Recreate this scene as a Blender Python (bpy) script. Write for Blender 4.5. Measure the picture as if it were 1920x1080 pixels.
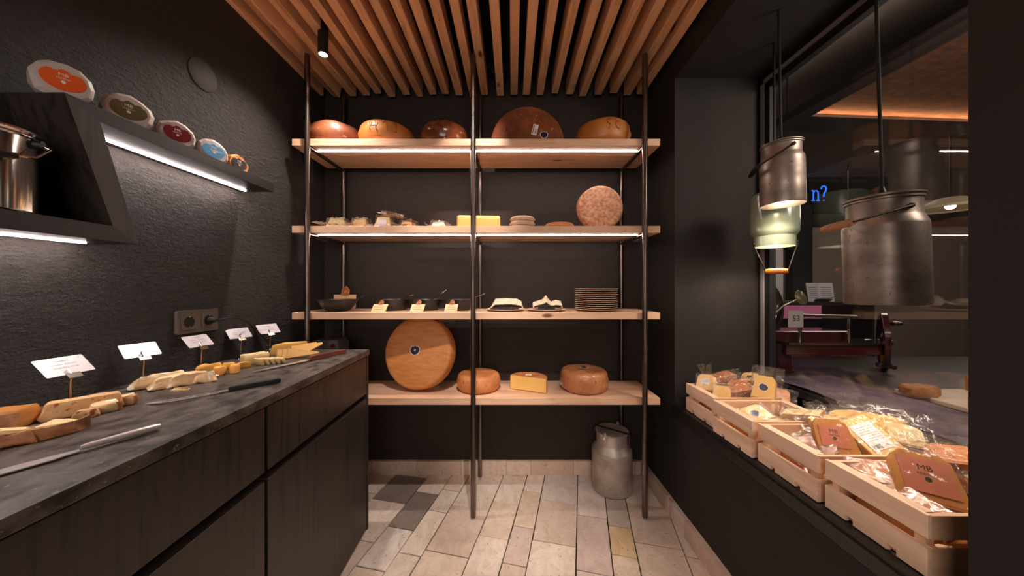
import bpy, bmesh, math, random
from mathutils import Vector, Matrix, noise
R = random.Random(7)
PI = math.pi
scene = bpy.context.scene
for o in list(bpy.data.objects):
    bpy.data.objects.remove(o)
COL = scene.collection

# ------------------------------------------------------------------ camera, world, light, exposure
F, CX, CY, H = 587.0, 960.0, 540.0, 1.2
cam = bpy.data.objects.new('camera', bpy.data.cameras.new('camera'))
COL.objects.link(cam)
cam.location = (0, 0, H); cam.rotation_euler = (PI/2, 0, 0)
cam.data.sensor_width = 36; cam.data.lens = F/1920*36
cam.data.clip_start = .02; cam.data.clip_end = 50
scene.camera = cam
w = bpy.data.worlds.new('world'); scene.world = w; w.use_nodes = True
w.node_tree.nodes['Background'].inputs[0].default_value = (1, .8, .65, 1)
w.node_tree.nodes['Background'].inputs[1].default_value = 0.0
scene.view_settings.view_transform = 'Standard'
scene.view_settings.look = 'None'
scene.view_settings.gamma = 1
scene.view_settings.use_curve_mapping = False
scene.view_settings.exposure = 0.0
scene.cycles.use_denoising = True
scene.cycles.max_bounces = 8
scene.cycles.transparent_max_bounces = 24
scene.cycles.sample_clamp_indirect = 6
scene.cycles.caustics_reflective = False
scene.cycles.caustics_refractive = False
WARM = (1, .88, .79)

def light(name, kind, loc, target, power, color=WARM, **kw):
    l = bpy.data.lights.new(name, kind); l.energy = power; l.color = color
    for k, v in kw.items(): setattr(l, k, v)
    o = bpy.data.objects.new(name, l); COL.objects.link(o); o.location = loc
    d = Vector(target) - Vector(loc)
    o.rotation_euler = d.to_track_quat('-Z', 'Y').to_euler()
    return o
# ceiling downlights (one is in view at the left), others out of view, then added fill lights
SPOT = (-.905, 1.50, 2.318)
light('spot_light', 'SPOT', (SPOT[0], SPOT[1], SPOT[2]-.012), (-.90, 1.30, .9), 52, spot_size=2.1, spot_blend=1, shadow_soft_size=.018)
light('spot_light', 'SPOT', (-.50, .35, 2.50), (-.80, 1.05, .9), 30, spot_size=1.25, spot_blend=1, shadow_soft_size=.02)
light('spot_light', 'SPOT', (-.10, .75, 2.52), (-.10, 1.95, .9), 215, spot_size=1.45, spot_blend=.9, shadow_soft_size=.02)
light('spot_light', 'SPOT', (.45, .70, 2.52), (.35, 1.80, .4), 215, spot_size=1.5, spot_blend=.9, shadow_soft_size=.02)
light('spot_light', 'SPOT', (.10, .60, 2.52), (.20, 1.55, 0), 120, spot_size=.95, spot_blend=.8, shadow_soft_size=.02)  # extra spot added to brighten the floor
light('spot_light', 'SPOT', (.15, .15, 2.54), (.38, 1.95, .22), 170, spot_size=.62, spot_blend=.7, shadow_soft_size=.02)  # extra spot added to brighten the milk can under the rack
light('area_light', 'AREA', (-.15, -1.10, 1.35), (-.1, 1.9, 1.75), 19, shape='RECTANGLE', size=1.5, size_y=1.3)  # unseen fill added behind the camera for shelf fronts and slat undersides

# ------------------------------------------------------------------ helpers
def at(px, py, Y): return Vector(((px-CX)/F*Y, Y, H-(py-CY)/F*Y))
def on_z(px, py, Z):
    Y = (H-Z)*F/(py-CY); return Vector(((px-CX)/F*Y, Y, Z))
def on_x(px, py, X):
    Y = X*F/(px-CX); return Vector((X, Y, H-(py-CY)/F*Y))

def tag(o, label=None, cat=None, group=None, kind=None):
    if label: o['label'] = label
    if cat: o['category'] = cat
    if group: o['group'] = group
    if kind: o['kind'] = kind
    return o
def thing(name, label, cat, loc=(0, 0, 0), rot=(0, 0, 0), group=None, mat=None):
    o = bpy.data.objects.new(name, None); COL.objects.link(o)
    o.empty_display_size = .05
    if mat is not None: o.matrix_world = mat
    else: o.location = loc; o.rotation_euler = rot
    return tag(o, label, cat, group)
def frame(loc, n, up):
    """matrix whose local z is the normal n and local y is as near up as possible"""
    n = Vector(n).normalized(); up = Vector(up); x = up.cross(n).normalized(); y = n.cross(x)
    m = Matrix((x, y, n)).transposed().to_4x4(); m.translation = Vector(loc); return m

class MB:
    def __init__(s): s.b = bmesh.new()
    def add(s, verts, faces):
        vs = [s.b.verts.new(v) for v in verts]
        for f in faces:
            try: s.b.faces.new([vs[i] for i in f])
            except ValueError: pass
        return vs
    def box(s, x0, x1, y0, y1, z0, z1, m=None):
        v = [Vector((x, y, z)) for x in (x0, x1) for y in (y0, y1) for z in (z0, z1)]
        if m is not None: v = [m @ p for p in v]
        s.add(v, [(0,1,3,2), (4,6,7,5), (0,4,5,1), (2,3,7,6), (0,2,6,4), (1,5,7,3)]); return s
    def bar(s, p0, p1, wx, wz, up=(0, 0, 1)):
        p0, p1 = Vector(p0), Vector(p1); d = p1-p0; m = frame(p0, d, up)
        return s.box(-wx/2, wx/2, -wz/2, wz/2, 0, d.length, m)
    def tube(s, pts, r, seg=10, caps=True):
        pts = [Vector(p) for p in pts]; n = len(pts); rings = []
        rs = r if isinstance(r, (list, tuple)) else [r]*n
        prev = None
        for i, p in enumerate(pts):
            t = (pts[min(i+1, n-1)]-pts[max(i-1, 0)]).normalized()
            if prev is None:
                a = t.orthogonal().normalized()
            else:
                a = (prev - t*prev.dot(t)); a = a.normalized() if a.length > 1e-6 else t.orthogonal().normalized()
            prev = a; c = t.cross(a)
            rings.append([s.b.verts.new(p+(a*math.cos(2*PI*k/seg)+c*math.sin(2*PI*k/seg))*rs[i]) for k in range(seg)])
        for i in range(n-1):
            for k in range(seg):
                s.b.faces.new((rings[i][k], rings[i][(k+1) % seg], rings[i+1][(k+1) % seg], rings[i+1][k]))
        if caps:
            s.b.faces.new(rings[0][::-1]); s.b.faces.new(rings[-1])
        return s
    def lathe(s, prof, seg=32, m=None, amp=0, nf=8, seed=0):
        """prof: list of (r, z); r==0 makes a pole"""
        rings = []
        off = Vector((seed*3.1, seed*1.7, seed))
        def put(v):
            v = Vector(v)
            if amp: v = v + noise.noise_vector(v*nf+off)*amp
            if m is not None: v = m @ v
            return s.b.verts.new(v)
        for r, z in prof:
            if r < 1e-7: rings.append([put((0, 0, z))])
            else: rings.append([put((r*math.cos(2*PI*k/seg), r*math.sin(2*PI*k/seg), z)) for k in range(seg)])
        for a, b in zip(rings, rings[1:]):
            for k in range(seg):
                k2 = (k+1) % seg
                if len(a) == 1 and len(b) == 1: continue
                if len(a) == 1: s.b.faces.new((a[0], b[k2], b[k]))
                elif len(b) == 1: s.b.faces.new((a[k], a[k2], b[0]))
                else: s.b.faces.new((a[k], a[k2], b[k2], b[k]))
        return s
    def prism(s, pts, z0, z1, m=None, bevel=0, taper=1.0):
        n = len(pts); c = Vector((sum(p[0] for p in pts)/n, sum(p[1] for p in pts)/n))
        def ring(z, k): return [Vector((c.x+(p[0]-c.x)*k, c.y+(p[1]-c.y)*k, z)) for p in pts]
        if bevel:
            ext = max((Vector(p[:2])-c).length for p in pts); k = 1-bevel/ext
            rr = [ring(z0, k), ring(z0+bevel, 1), ring(z1-bevel, taper), ring(z1, k*taper)]
        else: rr = [ring(z0, 1), ring(z1, taper)]
        V = []
        for r_ in rr:
            V.append([s.b.verts.new(m @ v if m is not None else v) for v in r_])
        s.b.faces.new(V[0][::-1]); s.b.faces.new(V[-1])
        for a, b in zip(V, V[1:]):
            for k in range(n): s.b.faces.new((a[k], a[(k+1) % n], b[(k+1) % n], b[k]))
        return s
    def sub(s, n=1, smooth=0.0):
        bmesh.ops.subdivide_edges(s.b, edges=s.b.edges[:], cuts=n, use_grid_fill=True, smooth=smooth); return s
    def jitter(s, amp, nf, seed=0):
        off = Vector((seed*5.3, seed*2.9, seed*1.1))
        for v in s.b.verts: v.co += noise.noise_vector(v.co*nf+off)*amp
        return s
    def bevel(s, wd, seg=2):
        bmesh.ops.bevel(s.b, geom=s.b.edges[:], offset=wd, segments=seg, affect='EDGES', profile=.5, clamp_overlap=True); return s
    def build(s, name, mat, parent=None, smooth=False, label=None, angle=40):
        bmesh.ops.recalc_face_normals(s.b, faces=s.b.faces[:])
        me = bpy.data.meshes.new(name)
        if smooth:
            lim = math.radians(angle)
            for f in s.b.faces: f.smooth = True
            for e in s.b.edges:
                if len(e.link_faces) == 2 and e.calc_face_angle(0) > lim: e.smooth = False
        s.b.to_mesh(me); s.b.free(); me.materials.append(mat)
        o = bpy.data.objects.new(name, me); COL.objects.link(o)
        if parent is not None: o.parent = parent
        if label: o['label'] = label
        return o
def copy_tree(o, parent=None, **kw):
    c = o.copy(); COL.objects.link(c)
    if parent is not None: c.parent = parent
    for ch in list(o.children): copy_tree(ch, c)
    return c
def text_obj(body, size, mat, parent, m, name='lettering', align='CENTER'):
    cu = bpy.data.curves.new('t', 'FONT'); cu.body = body; cu.size = size; cu.align_x = align; cu.align_y = 'CENTER'
    cu.extrude = 0.0; cu.resolution_u = 2
    t = bpy.data.objects.new('t', cu); COL.objects.link(t)
    dg = bpy.context.evaluated_depsgraph_get(); dg.update()
    me = bpy.data.meshes.new_from_object(t.evaluated_get(dg))
    bpy.data.objects.remove(t); bpy.data.curves.remove(cu)
    me.materials.clear(); me.materials.append(mat)
    o = bpy.data.objects.new(name, me); COL.objects.link(o); o.parent = parent; o.matrix_local = m
    return o
def arc(cx, cy, r, a0, a1, n):
    return [(cx+r*math.cos(a0+(a1-a0)*i/n), cy+r*math.sin(a0+(a1-a0)*i/n)) for i in range(n+1)]
def rot_rect(w_, h_, r=0, n=3):
    if not r: return [(-w_/2, -h_/2), (w_/2, -h_/2), (w_/2, h_/2), (-w_/2, h_/2)]
    p = []
    for cx, cy, a in ((w_/2-r, -h_/2+r, -PI/2), (w_/2-r, h_/2-r, 0), (-w_/2+r, h_/2-r, PI/2), (-w_/2+r, -h_/2+r, PI)):
        p += arc(cx, cy, r, a, a+PI/2, n)
    return p

# ------------------------------------------------------------------ materials
def rgb(r, g, b):
    f = lambda c: (c/255/12.92) if c/255 <= .04045 else ((c/255+.055)/1.055)**2.4
    return (f(r), f(g), f(b), 1)
class N:
    def __init__(s, name):
        s.m = bpy.data.materials.new(name); s.m.use_nodes = True; s.t = s.m.node_tree
        s.p = s.t.nodes['Principled BSDF']; s.out = s.t.nodes['Material Output']
    def n(s, typ, ins=None, **kw):
        x = s.t.nodes.new(typ)
        for k, v in kw.items(): setattr(x, k, v)
        for k, v in (ins or {}).items():
            if isinstance(v, bpy.types.NodeSocket): s.t.links.new(v, x.inputs[k])
            else: x.inputs[k].default_value = v
        return x
    def link(s, a, b): s.t.links.new(a, b)
    def coords(s, scale=(1, 1, 1), rnd=True):
        c = s.n('ShaderNodeTexCoord').outputs['Object']
        if rnd:
            oi = s.n('ShaderNodeObjectInfo')
            mul = s.n('ShaderNodeMath', {0: oi.outputs['Random'], 1: 37.0}, operation='MULTIPLY')
            cb = s.n('ShaderNodeCombineXYZ', {0: mul.outputs[0], 1: mul.outputs[0], 2: mul.outputs[0]})
            c = s.n('ShaderNodeVectorMath', {0: c, 1: cb.outputs[0]}, operation='ADD').outputs[0]
        return s.n('ShaderNodeVectorMath', {0: c, 1: scale}, operation='MULTIPLY').outputs[0]
    def ramp(s, fac, stops):
        r = s.n('ShaderNodeValToRGB', {0: fac}); e = r.color_ramp.elements
        while len(e) < len(stops): e.new(.5)
        for el, (pos, col) in zip(e, stops): el.position = pos; el.color = col
        return r.outputs[0]
    def mix(s, fac, a, b, blend='MIX'):
        x = s.n('ShaderNodeMix', data_type='RGBA', blend_type=blend)
        for i, v in ((0, fac), (6, a), (7, b)):
            if isinstance(v, bpy.types.NodeSocket): s.link(v, x.inputs[i])
            else: x.inputs[i].default_value = v
        return x.outputs[2]
def mat(name, c1, c2=None, scale=6, stretch=(1, 1, 1), rough=.5, metal=0, bump=0, bscale=60, bdist=.002, spots=None,
        spec=.5, vary=0, bstretch=None, coat=0, rough2=None, lo=.35, hi=.65, rnd=True, sss=0):
    s = N(name); p = s.p.inputs
    p['Roughness'].default_value = rough; p['Metallic'].default_value = metal
    p['Specular IOR Level'].default_value = spec; p['Coat Weight'].default_value = coat
    p['Coat Roughness'].default_value = .15
    col = c1
    if c2:
        v = s.coords(tuple(scale*k for k in stretch), rnd)
        nz = s.n('ShaderNodeTexNoise', {'Vector': v, 'Scale': 1.0, 'Detail': 7.0, 'Roughness': .6})
        col = s.ramp(nz.outputs[0], [(lo, c1), (hi, c2)])
        if rough2 is not None:
            mr = s.n('ShaderNodeMapRange', {0: nz.outputs[0], 1: .3, 2: .7, 3: rough, 4: rough2}); s.link(mr.outputs[0], p['Roughness'])
    if spots:
        sc, sz, thr = spots[0], spots[1], spots[2]
        v2 = s.coords((sz, sz, sz), rnd)
        n2 = s.n('ShaderNodeTexNoise', {'Vector': v2, 'Scale': 1.0, 'Detail': 3.0})
        mr = s.n('ShaderNodeMapRange', {0: n2.outputs[0], 1: thr, 2: thr+.06, 3: 0.0, 4: 1.0})
        col = s.mix(mr.outputs[0], col, sc)
    if vary:
        oi = s.n('ShaderNodeObjectInfo')
        mr = s.n('ShaderNodeMapRange', {0: oi.outputs['Random'], 1: 0.0, 2: 1.0, 3: 1-vary, 4: 1+vary})
        hv = s.n('ShaderNodeHueSaturation', {'Color': col, 'Value': mr.outputs[0]}); col = hv.outputs[0]
    if isinstance(col, bpy.types.NodeSocket): s.link(col, p['Base Color'])
    else: p['Base Color'].default_value = col
    if bump:
        st = bstretch or (1, 1, 1)
        v = s.coords(tuple(bscale*k for k in st), rnd)
        nz = s.n('ShaderNodeTexNoise', {'Vector': v, 'Scale': 1.0, 'Detail': 6.0, 'Roughness': .6})
        b = s.n('ShaderNodeBump', {'Strength': bump, 'Distance': bdist, 'Height': nz.outputs[0]})
        s.link(b.outputs[0], p['Normal'])
    return s.m
def wood(name, axis, light_, dark, knot, rough=.5, knots=True, vary=.1, grain=26.0, bump=.25):
    s = N(name); p = s.p.inputs
    k = [grain]*3; k['xyz'.index(axis)] = 1.3
    v = s.coords(tuple(k))
    warp = s.n('ShaderNodeTexNoise', {'Vector': s.coords((3, 3, 3)), 'Scale': 1.0, 'Detail': 2.0})
    wv = s.n('ShaderNodeVectorMath', {0: warp.outputs['Color'], 1: (2.2, 2.2, 2.2)}, operation='MULTIPLY')
    v2 = s.n('ShaderNodeVectorMath', {0: v, 1: wv.outputs[0]}, operation='ADD').outputs[0]
    nz = s.n('ShaderNodeTexNoise', {'Vector': v2, 'Scale': 1.0, 'Detail': 5.0, 'Roughness': .55})
    col = s.ramp(nz.outputs[0], [(.34, dark), (.5, light_), (.7, tuple(min(1, c*1.12) for c in light_[:3])+(1,))])
    if knots:
        kk = [15.0]*3; kk['xyz'.index(axis)] = 6.0
        vo = s.n('ShaderNodeTexVoronoi', {'Vector': s.coords(tuple(kk)), 'Scale': 1.0})
        gate = s.n('ShaderNodeSeparateColor', {0: vo.outputs['Color']})
        g = s.n('ShaderNodeMath', {0: gate.outputs[0], 1: .82}, operation='GREATER_THAN')
        d = s.n('ShaderNodeMapRange', {0: vo.outputs['Distance'], 1: .10, 2: .22, 3: 1.0, 4: 0.0})
        f = s.n('ShaderNodeMath', {0: g.outputs[0], 1: d.outputs[0]}, operation='MULTIPLY')
        col = s.mix(f.outputs[0], col, knot)
    if vary:
        oi = s.n('ShaderNodeObjectInfo')
        mr = s.n('ShaderNodeMapRange', {0: oi.outputs['Random'], 1: 0.0, 2: 1.0, 3: 1-vary, 4: 1+vary})
        col = s.n('ShaderNodeHueSaturation', {'Color': col, 'Value': mr.outputs[0]}).outputs[0]
    s.link(col, p['Base Color']); p['Roughness'].default_value = rough
    b = s.n('ShaderNodeBump', {'Strength': bump, 'Distance': .001, 'Height': nz.outputs[0]}); s.link(b.outputs[0], p['Normal'])
    return s.m
def stucco(name, col, col2, scale, strength, dist, rough=.75, aniso=(1, 1, 1)):
    s = N(name); p = s.p.inputs
    a = s.n('ShaderNodeTexNoise', {'Vector': s.coords(tuple(scale*k for k in aniso), False), 'Scale': 1.0, 'Detail': 8.0, 'Roughness': .7, 'Distortion': .15})
    c = s.n('ShaderNodeTexNoise', {'Vector': s.coords((9, 9, 7), False), 'Scale': 1.0, 'Detail': 2.0})
    g = s.n('ShaderNodeTexNoise', {'Vector': s.coords((220, 220, 220), False), 'Scale': 1.0, 'Detail': 3.0})
    h1 = s.n('ShaderNodeMath', {0: a.outputs[0], 1: c.outputs[0]}, operation='ADD')
    h2 = s.n('ShaderNodeMath', {0: g.outputs[0], 1: .30}, operation='MULTIPLY')
    h = s.n('ShaderNodeMath', {0: h1.outputs[0], 1: h2.outputs[0]}, operation='ADD')
    s.link(s.ramp(a.outputs[0], [(.3, col), (.7, col2)]), p['Base Color'])
    p['Roughness'].default_value = rough
    p['Specular IOR Level'].default_value = .35
    b = s.n('ShaderNodeBump', {'Strength': strength, 'Distance': dist, 'Height': h.outputs[0]}); s.link(b.outputs[0], p['Normal'])
    return s.m
def emit(name, col, strength):
    s = N(name); e = s.n('ShaderNodeEmission', {0: col, 1: strength}); s.link(e.outputs[0], s.out.inputs[0]); return s.m
def film(name, tint=(1, 1, 1, 1), lo=.06, hi=.62, rough=.09, bscale=45, bs=1.0, haze=.045, hazecol=(.75, .62, .52, 1)):
    s = N(name); s.t.nodes.remove(s.p)
    nz = s.n('ShaderNodeTexNoise', {'Vector': s.coords((bscale, bscale*.5, bscale)), 'Scale': 1.0, 'Detail': 4.0, 'Distortion': 1.5})
    b = s.n('ShaderNodeBump', {'Strength': bs, 'Distance': .004, 'Height': nz.outputs[0]})
    lw = s.n('ShaderNodeLayerWeight', {'Blend': .5, 'Normal': b.outputs[0]})
    pw = s.n('ShaderNodeMath', {0: lw.outputs['Facing'], 1: 2.2}, operation='POWER')
    f = s.n('ShaderNodeMapRange', {0: pw.outputs[0], 1: 0.0, 2: 1.0, 3: lo, 4: hi})
    tr = s.n('ShaderNodeBsdfTransparent', {0: tint}); gl = s.n('ShaderNodeBsdfGlossy', {'Color': (1, 1, 1, 1), 'Roughness': rough, 'Normal': b.outputs[0]})
    df = s.n('ShaderNodeBsdfDiffuse', {0: hazecol})
    m1 = s.n('ShaderNodeMixShader', {0: haze, 1: tr.outputs[0], 2: df.outputs[0]})
    m2 = s.n('ShaderNodeMixShader', {0: f.outputs[0], 1: m1.outputs[0], 2: gl.outputs[0]})
    s.link(m2.outputs[0], s.out.inputs[0]); return s.m
def glass_pane(name, refl=.12):
    s = N(name); s.t.nodes.remove(s.p)
    lw = s.n('ShaderNodeLayerWeight', {'Blend': .5})
    pw = s.n('ShaderNodeMath', {0: lw.outputs['Facing'], 1: 5.0}, operation='POWER')
    f = s.n('ShaderNodeMapRange', {0: pw.outputs[0], 1: 0.0, 2: 1.0, 3: .045, 4: 1.0})
    tr = s.n('ShaderNodeBsdfTransparent', {0: (.93, .94, .94, 1)}); gl = s.n('ShaderNodeBsdfGlossy', {'Color': (1, 1, 1, 1), 'Roughness': .0})
    m2 = s.n('ShaderNodeMixShader', {0: f.outputs[0], 1: tr.outputs[0], 2: gl.outputs[0]})
    s.link(m2.outputs[0], s.out.inputs[0]); return s.m

M = {}
M['wall_left'] = stucco('dark_coarse_plaster', rgb(42, 37, 35), rgb(58, 50, 47), 60, 1.0, .016, .6, (1, .6, 1.15))
M['wall'] = stucco('dark_plaster', rgb(44, 36, 32), rgb(56, 46, 42), 34, .55, .006, .7)
M['black'] = mat('black_paint', rgb(16, 14, 13), rough=.6)
M['ceil'] = mat('black_ceiling', rgb(12, 10, 10), rough=.8)
M['reveal'] = stucco('niche_plaster', rgb(34, 29, 27), rgb(42, 37, 34), 55, .5, .004, .75)
PL, PD, PK = rgb(226, 184, 152), rgb(210, 162, 128), rgb(120, 66, 42)
M['pine_x'] = wood('pine_board', 'x', PL, PD, PK, .45)
SL, SD = rgb(228, 170, 124), rgb(200, 140, 96)
M['pine_y'] = wood('pine_slat', 'y', SL, SD, rgb(105, 50, 26), .5, grain=34)
M['crate_y'] = wood('crate_wood_long', 'y', rgb(230, 194, 166), rgb(220, 178, 148), rgb(110, 66, 44), .6, vary=.05, knots=False, grain=40)
M['crate_x'] = wood('crate_wood_end', 'x', rgb(226, 182, 146), rgb(212, 162, 122), rgb(110, 66, 44), .6, vary=.05, knots=False, grain=40)
M['crate_z'] = wood('crate_wood_post', 'z', rgb(226, 182, 148), rgb(212, 164, 126), rgb(110, 66, 44), .6, vary=.05, knots=False, grain=40)
M['sign_wood'] = wood('thin_beech', 'x', rgb(226, 184, 140), rgb(214, 168, 122), PK, .55, knots=False)
M['crest'] = mat('engraved_wood', rgb(206, 130, 84), rgb(190, 110, 66), 60)
M['burn'] = mat('burnt_engraving', rgb(120, 56, 30))
M['oak_z'] = wood('dark_oak_laminate', 'z', rgb(53, 45, 41), rgb(35, 30, 28), PK, .42, knots=False, grain=60, bump=.6, vary=.04)
M['oak_y'] = wood('dark_oak_shelf', 'y', rgb(32, 28, 27), rgb(23, 20, 20), PK, .4, knots=False, grain=60, bump=.6, vary=.03)
M['grip_pale'] = mat('worn_wooden_grip', rgb(186, 132, 94), rgb(150, 100, 70), 30, rough=.6)
M['gap'] = mat('recess_black', rgb(8, 7, 7), rough=.5)
M['worktop'] = mat('dark_stone_worktop', rgb(30, 27, 26), rgb(104, 94, 88), 30, rough=.34, rough2=.5, bump=.4, bscale=110, bdist=.0015, spots=(rgb(130, 110, 96), 120, .64), lo=.34, hi=.70, stretch=(1, .7, 1))
M['steel'] = mat('raw_steel', rgb(126, 112, 104), rgb(92, 82, 76), 14, (3, 3, .4), rough=.33, metal=1, bump=.05, bscale=200)
M['chrome'] = mat('chrome', rgb(210, 200, 190), rough=.12, metal=1)
M['brass'] = mat('warm_chrome', rgb(190, 160, 130), rough=.2, metal=1)
M['alu'] = mat('milk_can_aluminium', rgb(206, 194, 184), rgb(168, 154, 144), 9, rough=.4, rough2=.55, metal=.6, bump=.12, bscale=26, bdist=.003, spots=(rgb(96, 84, 76), 40, .70))
M['alu_old'] = mat('old_aluminium', rgb(176, 160, 148), rgb(132, 118, 108), 8, (1, 1, 2), rough=.36, rough2=.5, metal=.7, bump=.15, bscale=20, bdist=.003, spots=(rgb(92, 76, 66), 90, .68))
M['frame_alu'] = mat('anodised_aluminium', rgb(168, 158, 158), rough=.45, metal=.3)
M['rust'] = mat('rusty_steel', rgb(116, 62, 36), rgb(70, 38, 24), 60, rough=.8, bump=.4)
M['dark_iron'] = mat('dark_iron', rgb(48, 40, 36), rough=.5, metal=.7)
M['rubber'] = mat('black_rubber', rgb(14, 13, 13), rough=.5)
M['grip'] = wood('turned_grip', 'x', rgb(196, 122, 72), rgb(160, 88, 48), PK, .5, knots=False)
M['grip_orange'] = mat('varnished_grip', rgb(214, 118, 44), rgb(186, 92, 32), 30, rough=.3)
M['enamel'] = mat('pale_green_enamel', rgb(150, 158, 136), rgb(138, 146, 124), 5, rough=.22, coat=.6)
M['can_white'] = mat('lamp_interior', rgb(240, 226, 200), rough=.5)
M['led'] = emit('led_strip_glow', (1, .85, .78, 1), 66)
M['led2'] = emit('led_strip_glow_bright', (1, .86, .80, 1), 125)
M['lamp'] = emit('lamp_glow', (1, .80, .58, 1), 30)
M['spot_face'] = emit('spot_glow', (1, .93, .86, 1), 60)
# stone
def stone_mat(name, cols, sp):
    s = N(name); p = s.p.inputs
    oi = s.n('ShaderNodeObjectInfo')
    base = s.n('ShaderNodeValToRGB', {0: oi.outputs['Random']}); base.color_ramp.interpolation = 'CONSTANT'
    e = base.color_ramp.elements
    while len(e) < len(cols): e.new(.5)
    for i, (el, c) in enumerate(zip(e, cols)): el.position = i/len(cols); el.color = c
    n1 = s.n('ShaderNodeTexNoise', {'Vector': s.coords((13, 9, 13)), 'Scale': 1.0, 'Detail': 9.0, 'Roughness': .72, 'Distortion': 1.2})
    col = s.mix(s.ramp(n1.outputs[0], [(.40, (0, 0, 0, 1)), (.68, (.5, .5, .5, 1))]), base.outputs[0], sp)
    n2 = s.n('ShaderNodeTexNoise', {'Vector': s.coords((70, 70, 70)), 'Scale': 1.0, 'Detail': 3.0})
    m2 = s.n('ShaderNodeMapRange', {0: n2.outputs[0], 1: .64, 2: .74, 3: 0.0, 4: .7})
    col = s.mix(m2.outputs[0], col, rgb(134, 98, 76))
    s.link(col, p['Base Color']); p['Roughness'].default_value = .55
    b = s.n('ShaderNodeBump', {'Strength': .8, 'Distance': .006, 'Height': n1.outputs[0]}); s.link(b.outputs[0], p['Normal'])
    return s.m
M['stone'] = stone_mat('sandstone', [rgb(222, 204, 190), rgb(212, 188, 172), rgb(228, 214, 204), rgb(218, 194, 174), rgb(208, 186, 176), rgb(230, 212, 196), rgb(214, 198, 190), rgb(222, 200, 180)], rgb(166, 136, 118))
M['stone_grey'] = stone_mat('grey_sandstone', [rgb(136, 122, 112), rgb(142, 128, 118)], rgb(96, 84, 78))
M['stone_yellow'] = stone_mat('yellow_sandstone', [rgb(214, 184, 146), rgb(210, 180, 142)], rgb(184, 142, 100))
M['stone_pale'] = stone_mat('pale_sandstone', [rgb(190, 176, 164), rgb(186, 172, 160)], rgb(160, 142, 128))
M['skirt'] = stone_mat('skirting_stone', [rgb(224, 202, 186), rgb(206, 178, 160), rgb(228, 206, 190), rgb(214, 190, 172), rgb(220, 194, 176)], rgb(172, 138, 116))
M['grout'] = mat('dark_grout', rgb(36, 29, 26), rough=.95)
# cheese
M['rind_brown'] = mat('brown_rind', rgb(148, 82, 48), rgb(96, 52, 32), 11, rough=.5, bump=.35, bscale=70, spots=(rgb(176, 128, 92), 46, .66))
M['rind_waxed'] = mat('rind_under_film', rgb(140, 74, 42), rgb(96, 48, 28), 12, rough=.22, bump=.5, bscale=28, bdist=.004, coat=1.0, spots=(rgb(196, 150, 118), 30, .68))
M['rind_orange'] = mat('orange_rind', rgb(208, 136, 70), rgb(188, 112, 52), 8, rough=.42, bump=.1)
M['rind_tan'] = mat('tan_rind', rgb(206, 136, 84), rgb(178, 102, 54), 12, rough=.55, bump=.4, bscale=90, spots=(rgb(146, 78, 40), 60, .62))
M['rind_big'] = mat('big_wheel_rind', rgb(214, 144, 84), rgb(198, 122, 66), 16, (1, 4, 1), rough=.45, bump=.25, bscale=55, bstretch=(1, 6, 1))
M['rind_mottled'] = mat('mottled_rind', rgb(228, 178, 142), rgb(178, 108, 76), 62, rough=.6, bump=.5, bscale=90, lo=.38, hi=.66)
M['rind_pale'] = mat('bloomy_rind', rgb(226, 204, 184), rgb(196, 158, 134), 14, rough=.7, bump=.3)
M['paste'] = mat('yellow_paste', rgb(236, 190, 112), rgb(228, 176, 94), 6, rough=.4, bump=.1, bscale=40)
M['paste_deep'] = mat('deep_yellow_paste', rgb(208, 146, 76), rgb(188, 120, 56), 6, rough=.4, bump=.1, spots=(rgb(186, 124, 56), 40, .7))
M['paste_pale'] = mat('pale_paste', rgb(240, 212, 158), rgb(234, 202, 144), 8, rough=.45, bump=.15)
M['paste_gold'] = mat('golden_paste', rgb(236, 178, 92), rgb(222, 156, 72), 14, rough=.45, bump=.4, bscale=50)
M['brie'] = mat('soft_cheese', rgb(238, 208, 162), rgb(226, 180, 126), 30, rough=.45, bump=.6, bscale=45, bdist=.004, spots=(rgb(252, 244, 228), 30, .58))
M['herb'] = mat('speckled_soft_cheese', rgb(228, 188, 138), rgb(206, 152, 100), 24, rough=.6, bump=.7, bscale=50, bdist=.005, spots=(rgb(140, 74, 34), 60, .61))
M['crust'] = mat('cheese_crust', rgb(186, 130, 84), rgb(140, 84, 48), 34, rough=.6, bump=.7, bscale=50, bdist=.004)
M['paper'] = mat('white_wrapping_paper', rgb(206, 190, 184), rgb(182, 168, 162), 9, rough=.5, bump=.5, bscale=26, bdist=.004)
M['bag'] = film('clear_film')
M['bag_tight'] = film('tight_film', lo=.03, hi=.5, rough=.1, bscale=34, bs=.6, haze=.03)
M['bag_grey'] = film('grey_film', (.75, .72, .70, 1),   .12, .9, .16, 50, 1.0, .12, (.62, .50, .43, 1))
M['lab_white'] = mat('white_label', rgb(236, 228, 222), rough=.45)
M['lab_card'] = mat('laminated_card', rgb(196, 188, 194), rough=.3, coat=.3)
M['ink'] = mat('black_ink', rgb(36, 30, 32), rough=.5)
M['ink_white'] = mat('white_ink', rgb(240, 226, 214), rough=.5)
for k, c in dict(orange=(226, 92, 34), olive=(98, 90, 62), red=(120, 8, 30), blue=(92, 160, 206), navy=(34, 34, 66), salmon=(204, 122, 94), night=(24, 20, 32)).items():
    M['lab_'+k] = mat(k+'_label', rgb(*c), rough=.35, coat=.2)
M['black_ware'] = mat('black_ceramic', rgb(30, 27, 26), rgb(44, 40, 38), 40, rough=.35, bump=.1)
M['plate'] = mat('stoneware', rgb(34, 29, 27), rgb(24, 21, 20), 30, rough=.4)
M['plate_rim'] = mat('stoneware_rim', rgb(214, 190, 168), rough=.5)
M['plate_pale'] = mat('pale_stoneware', rgb(214, 186, 162), rough=.45)
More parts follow.
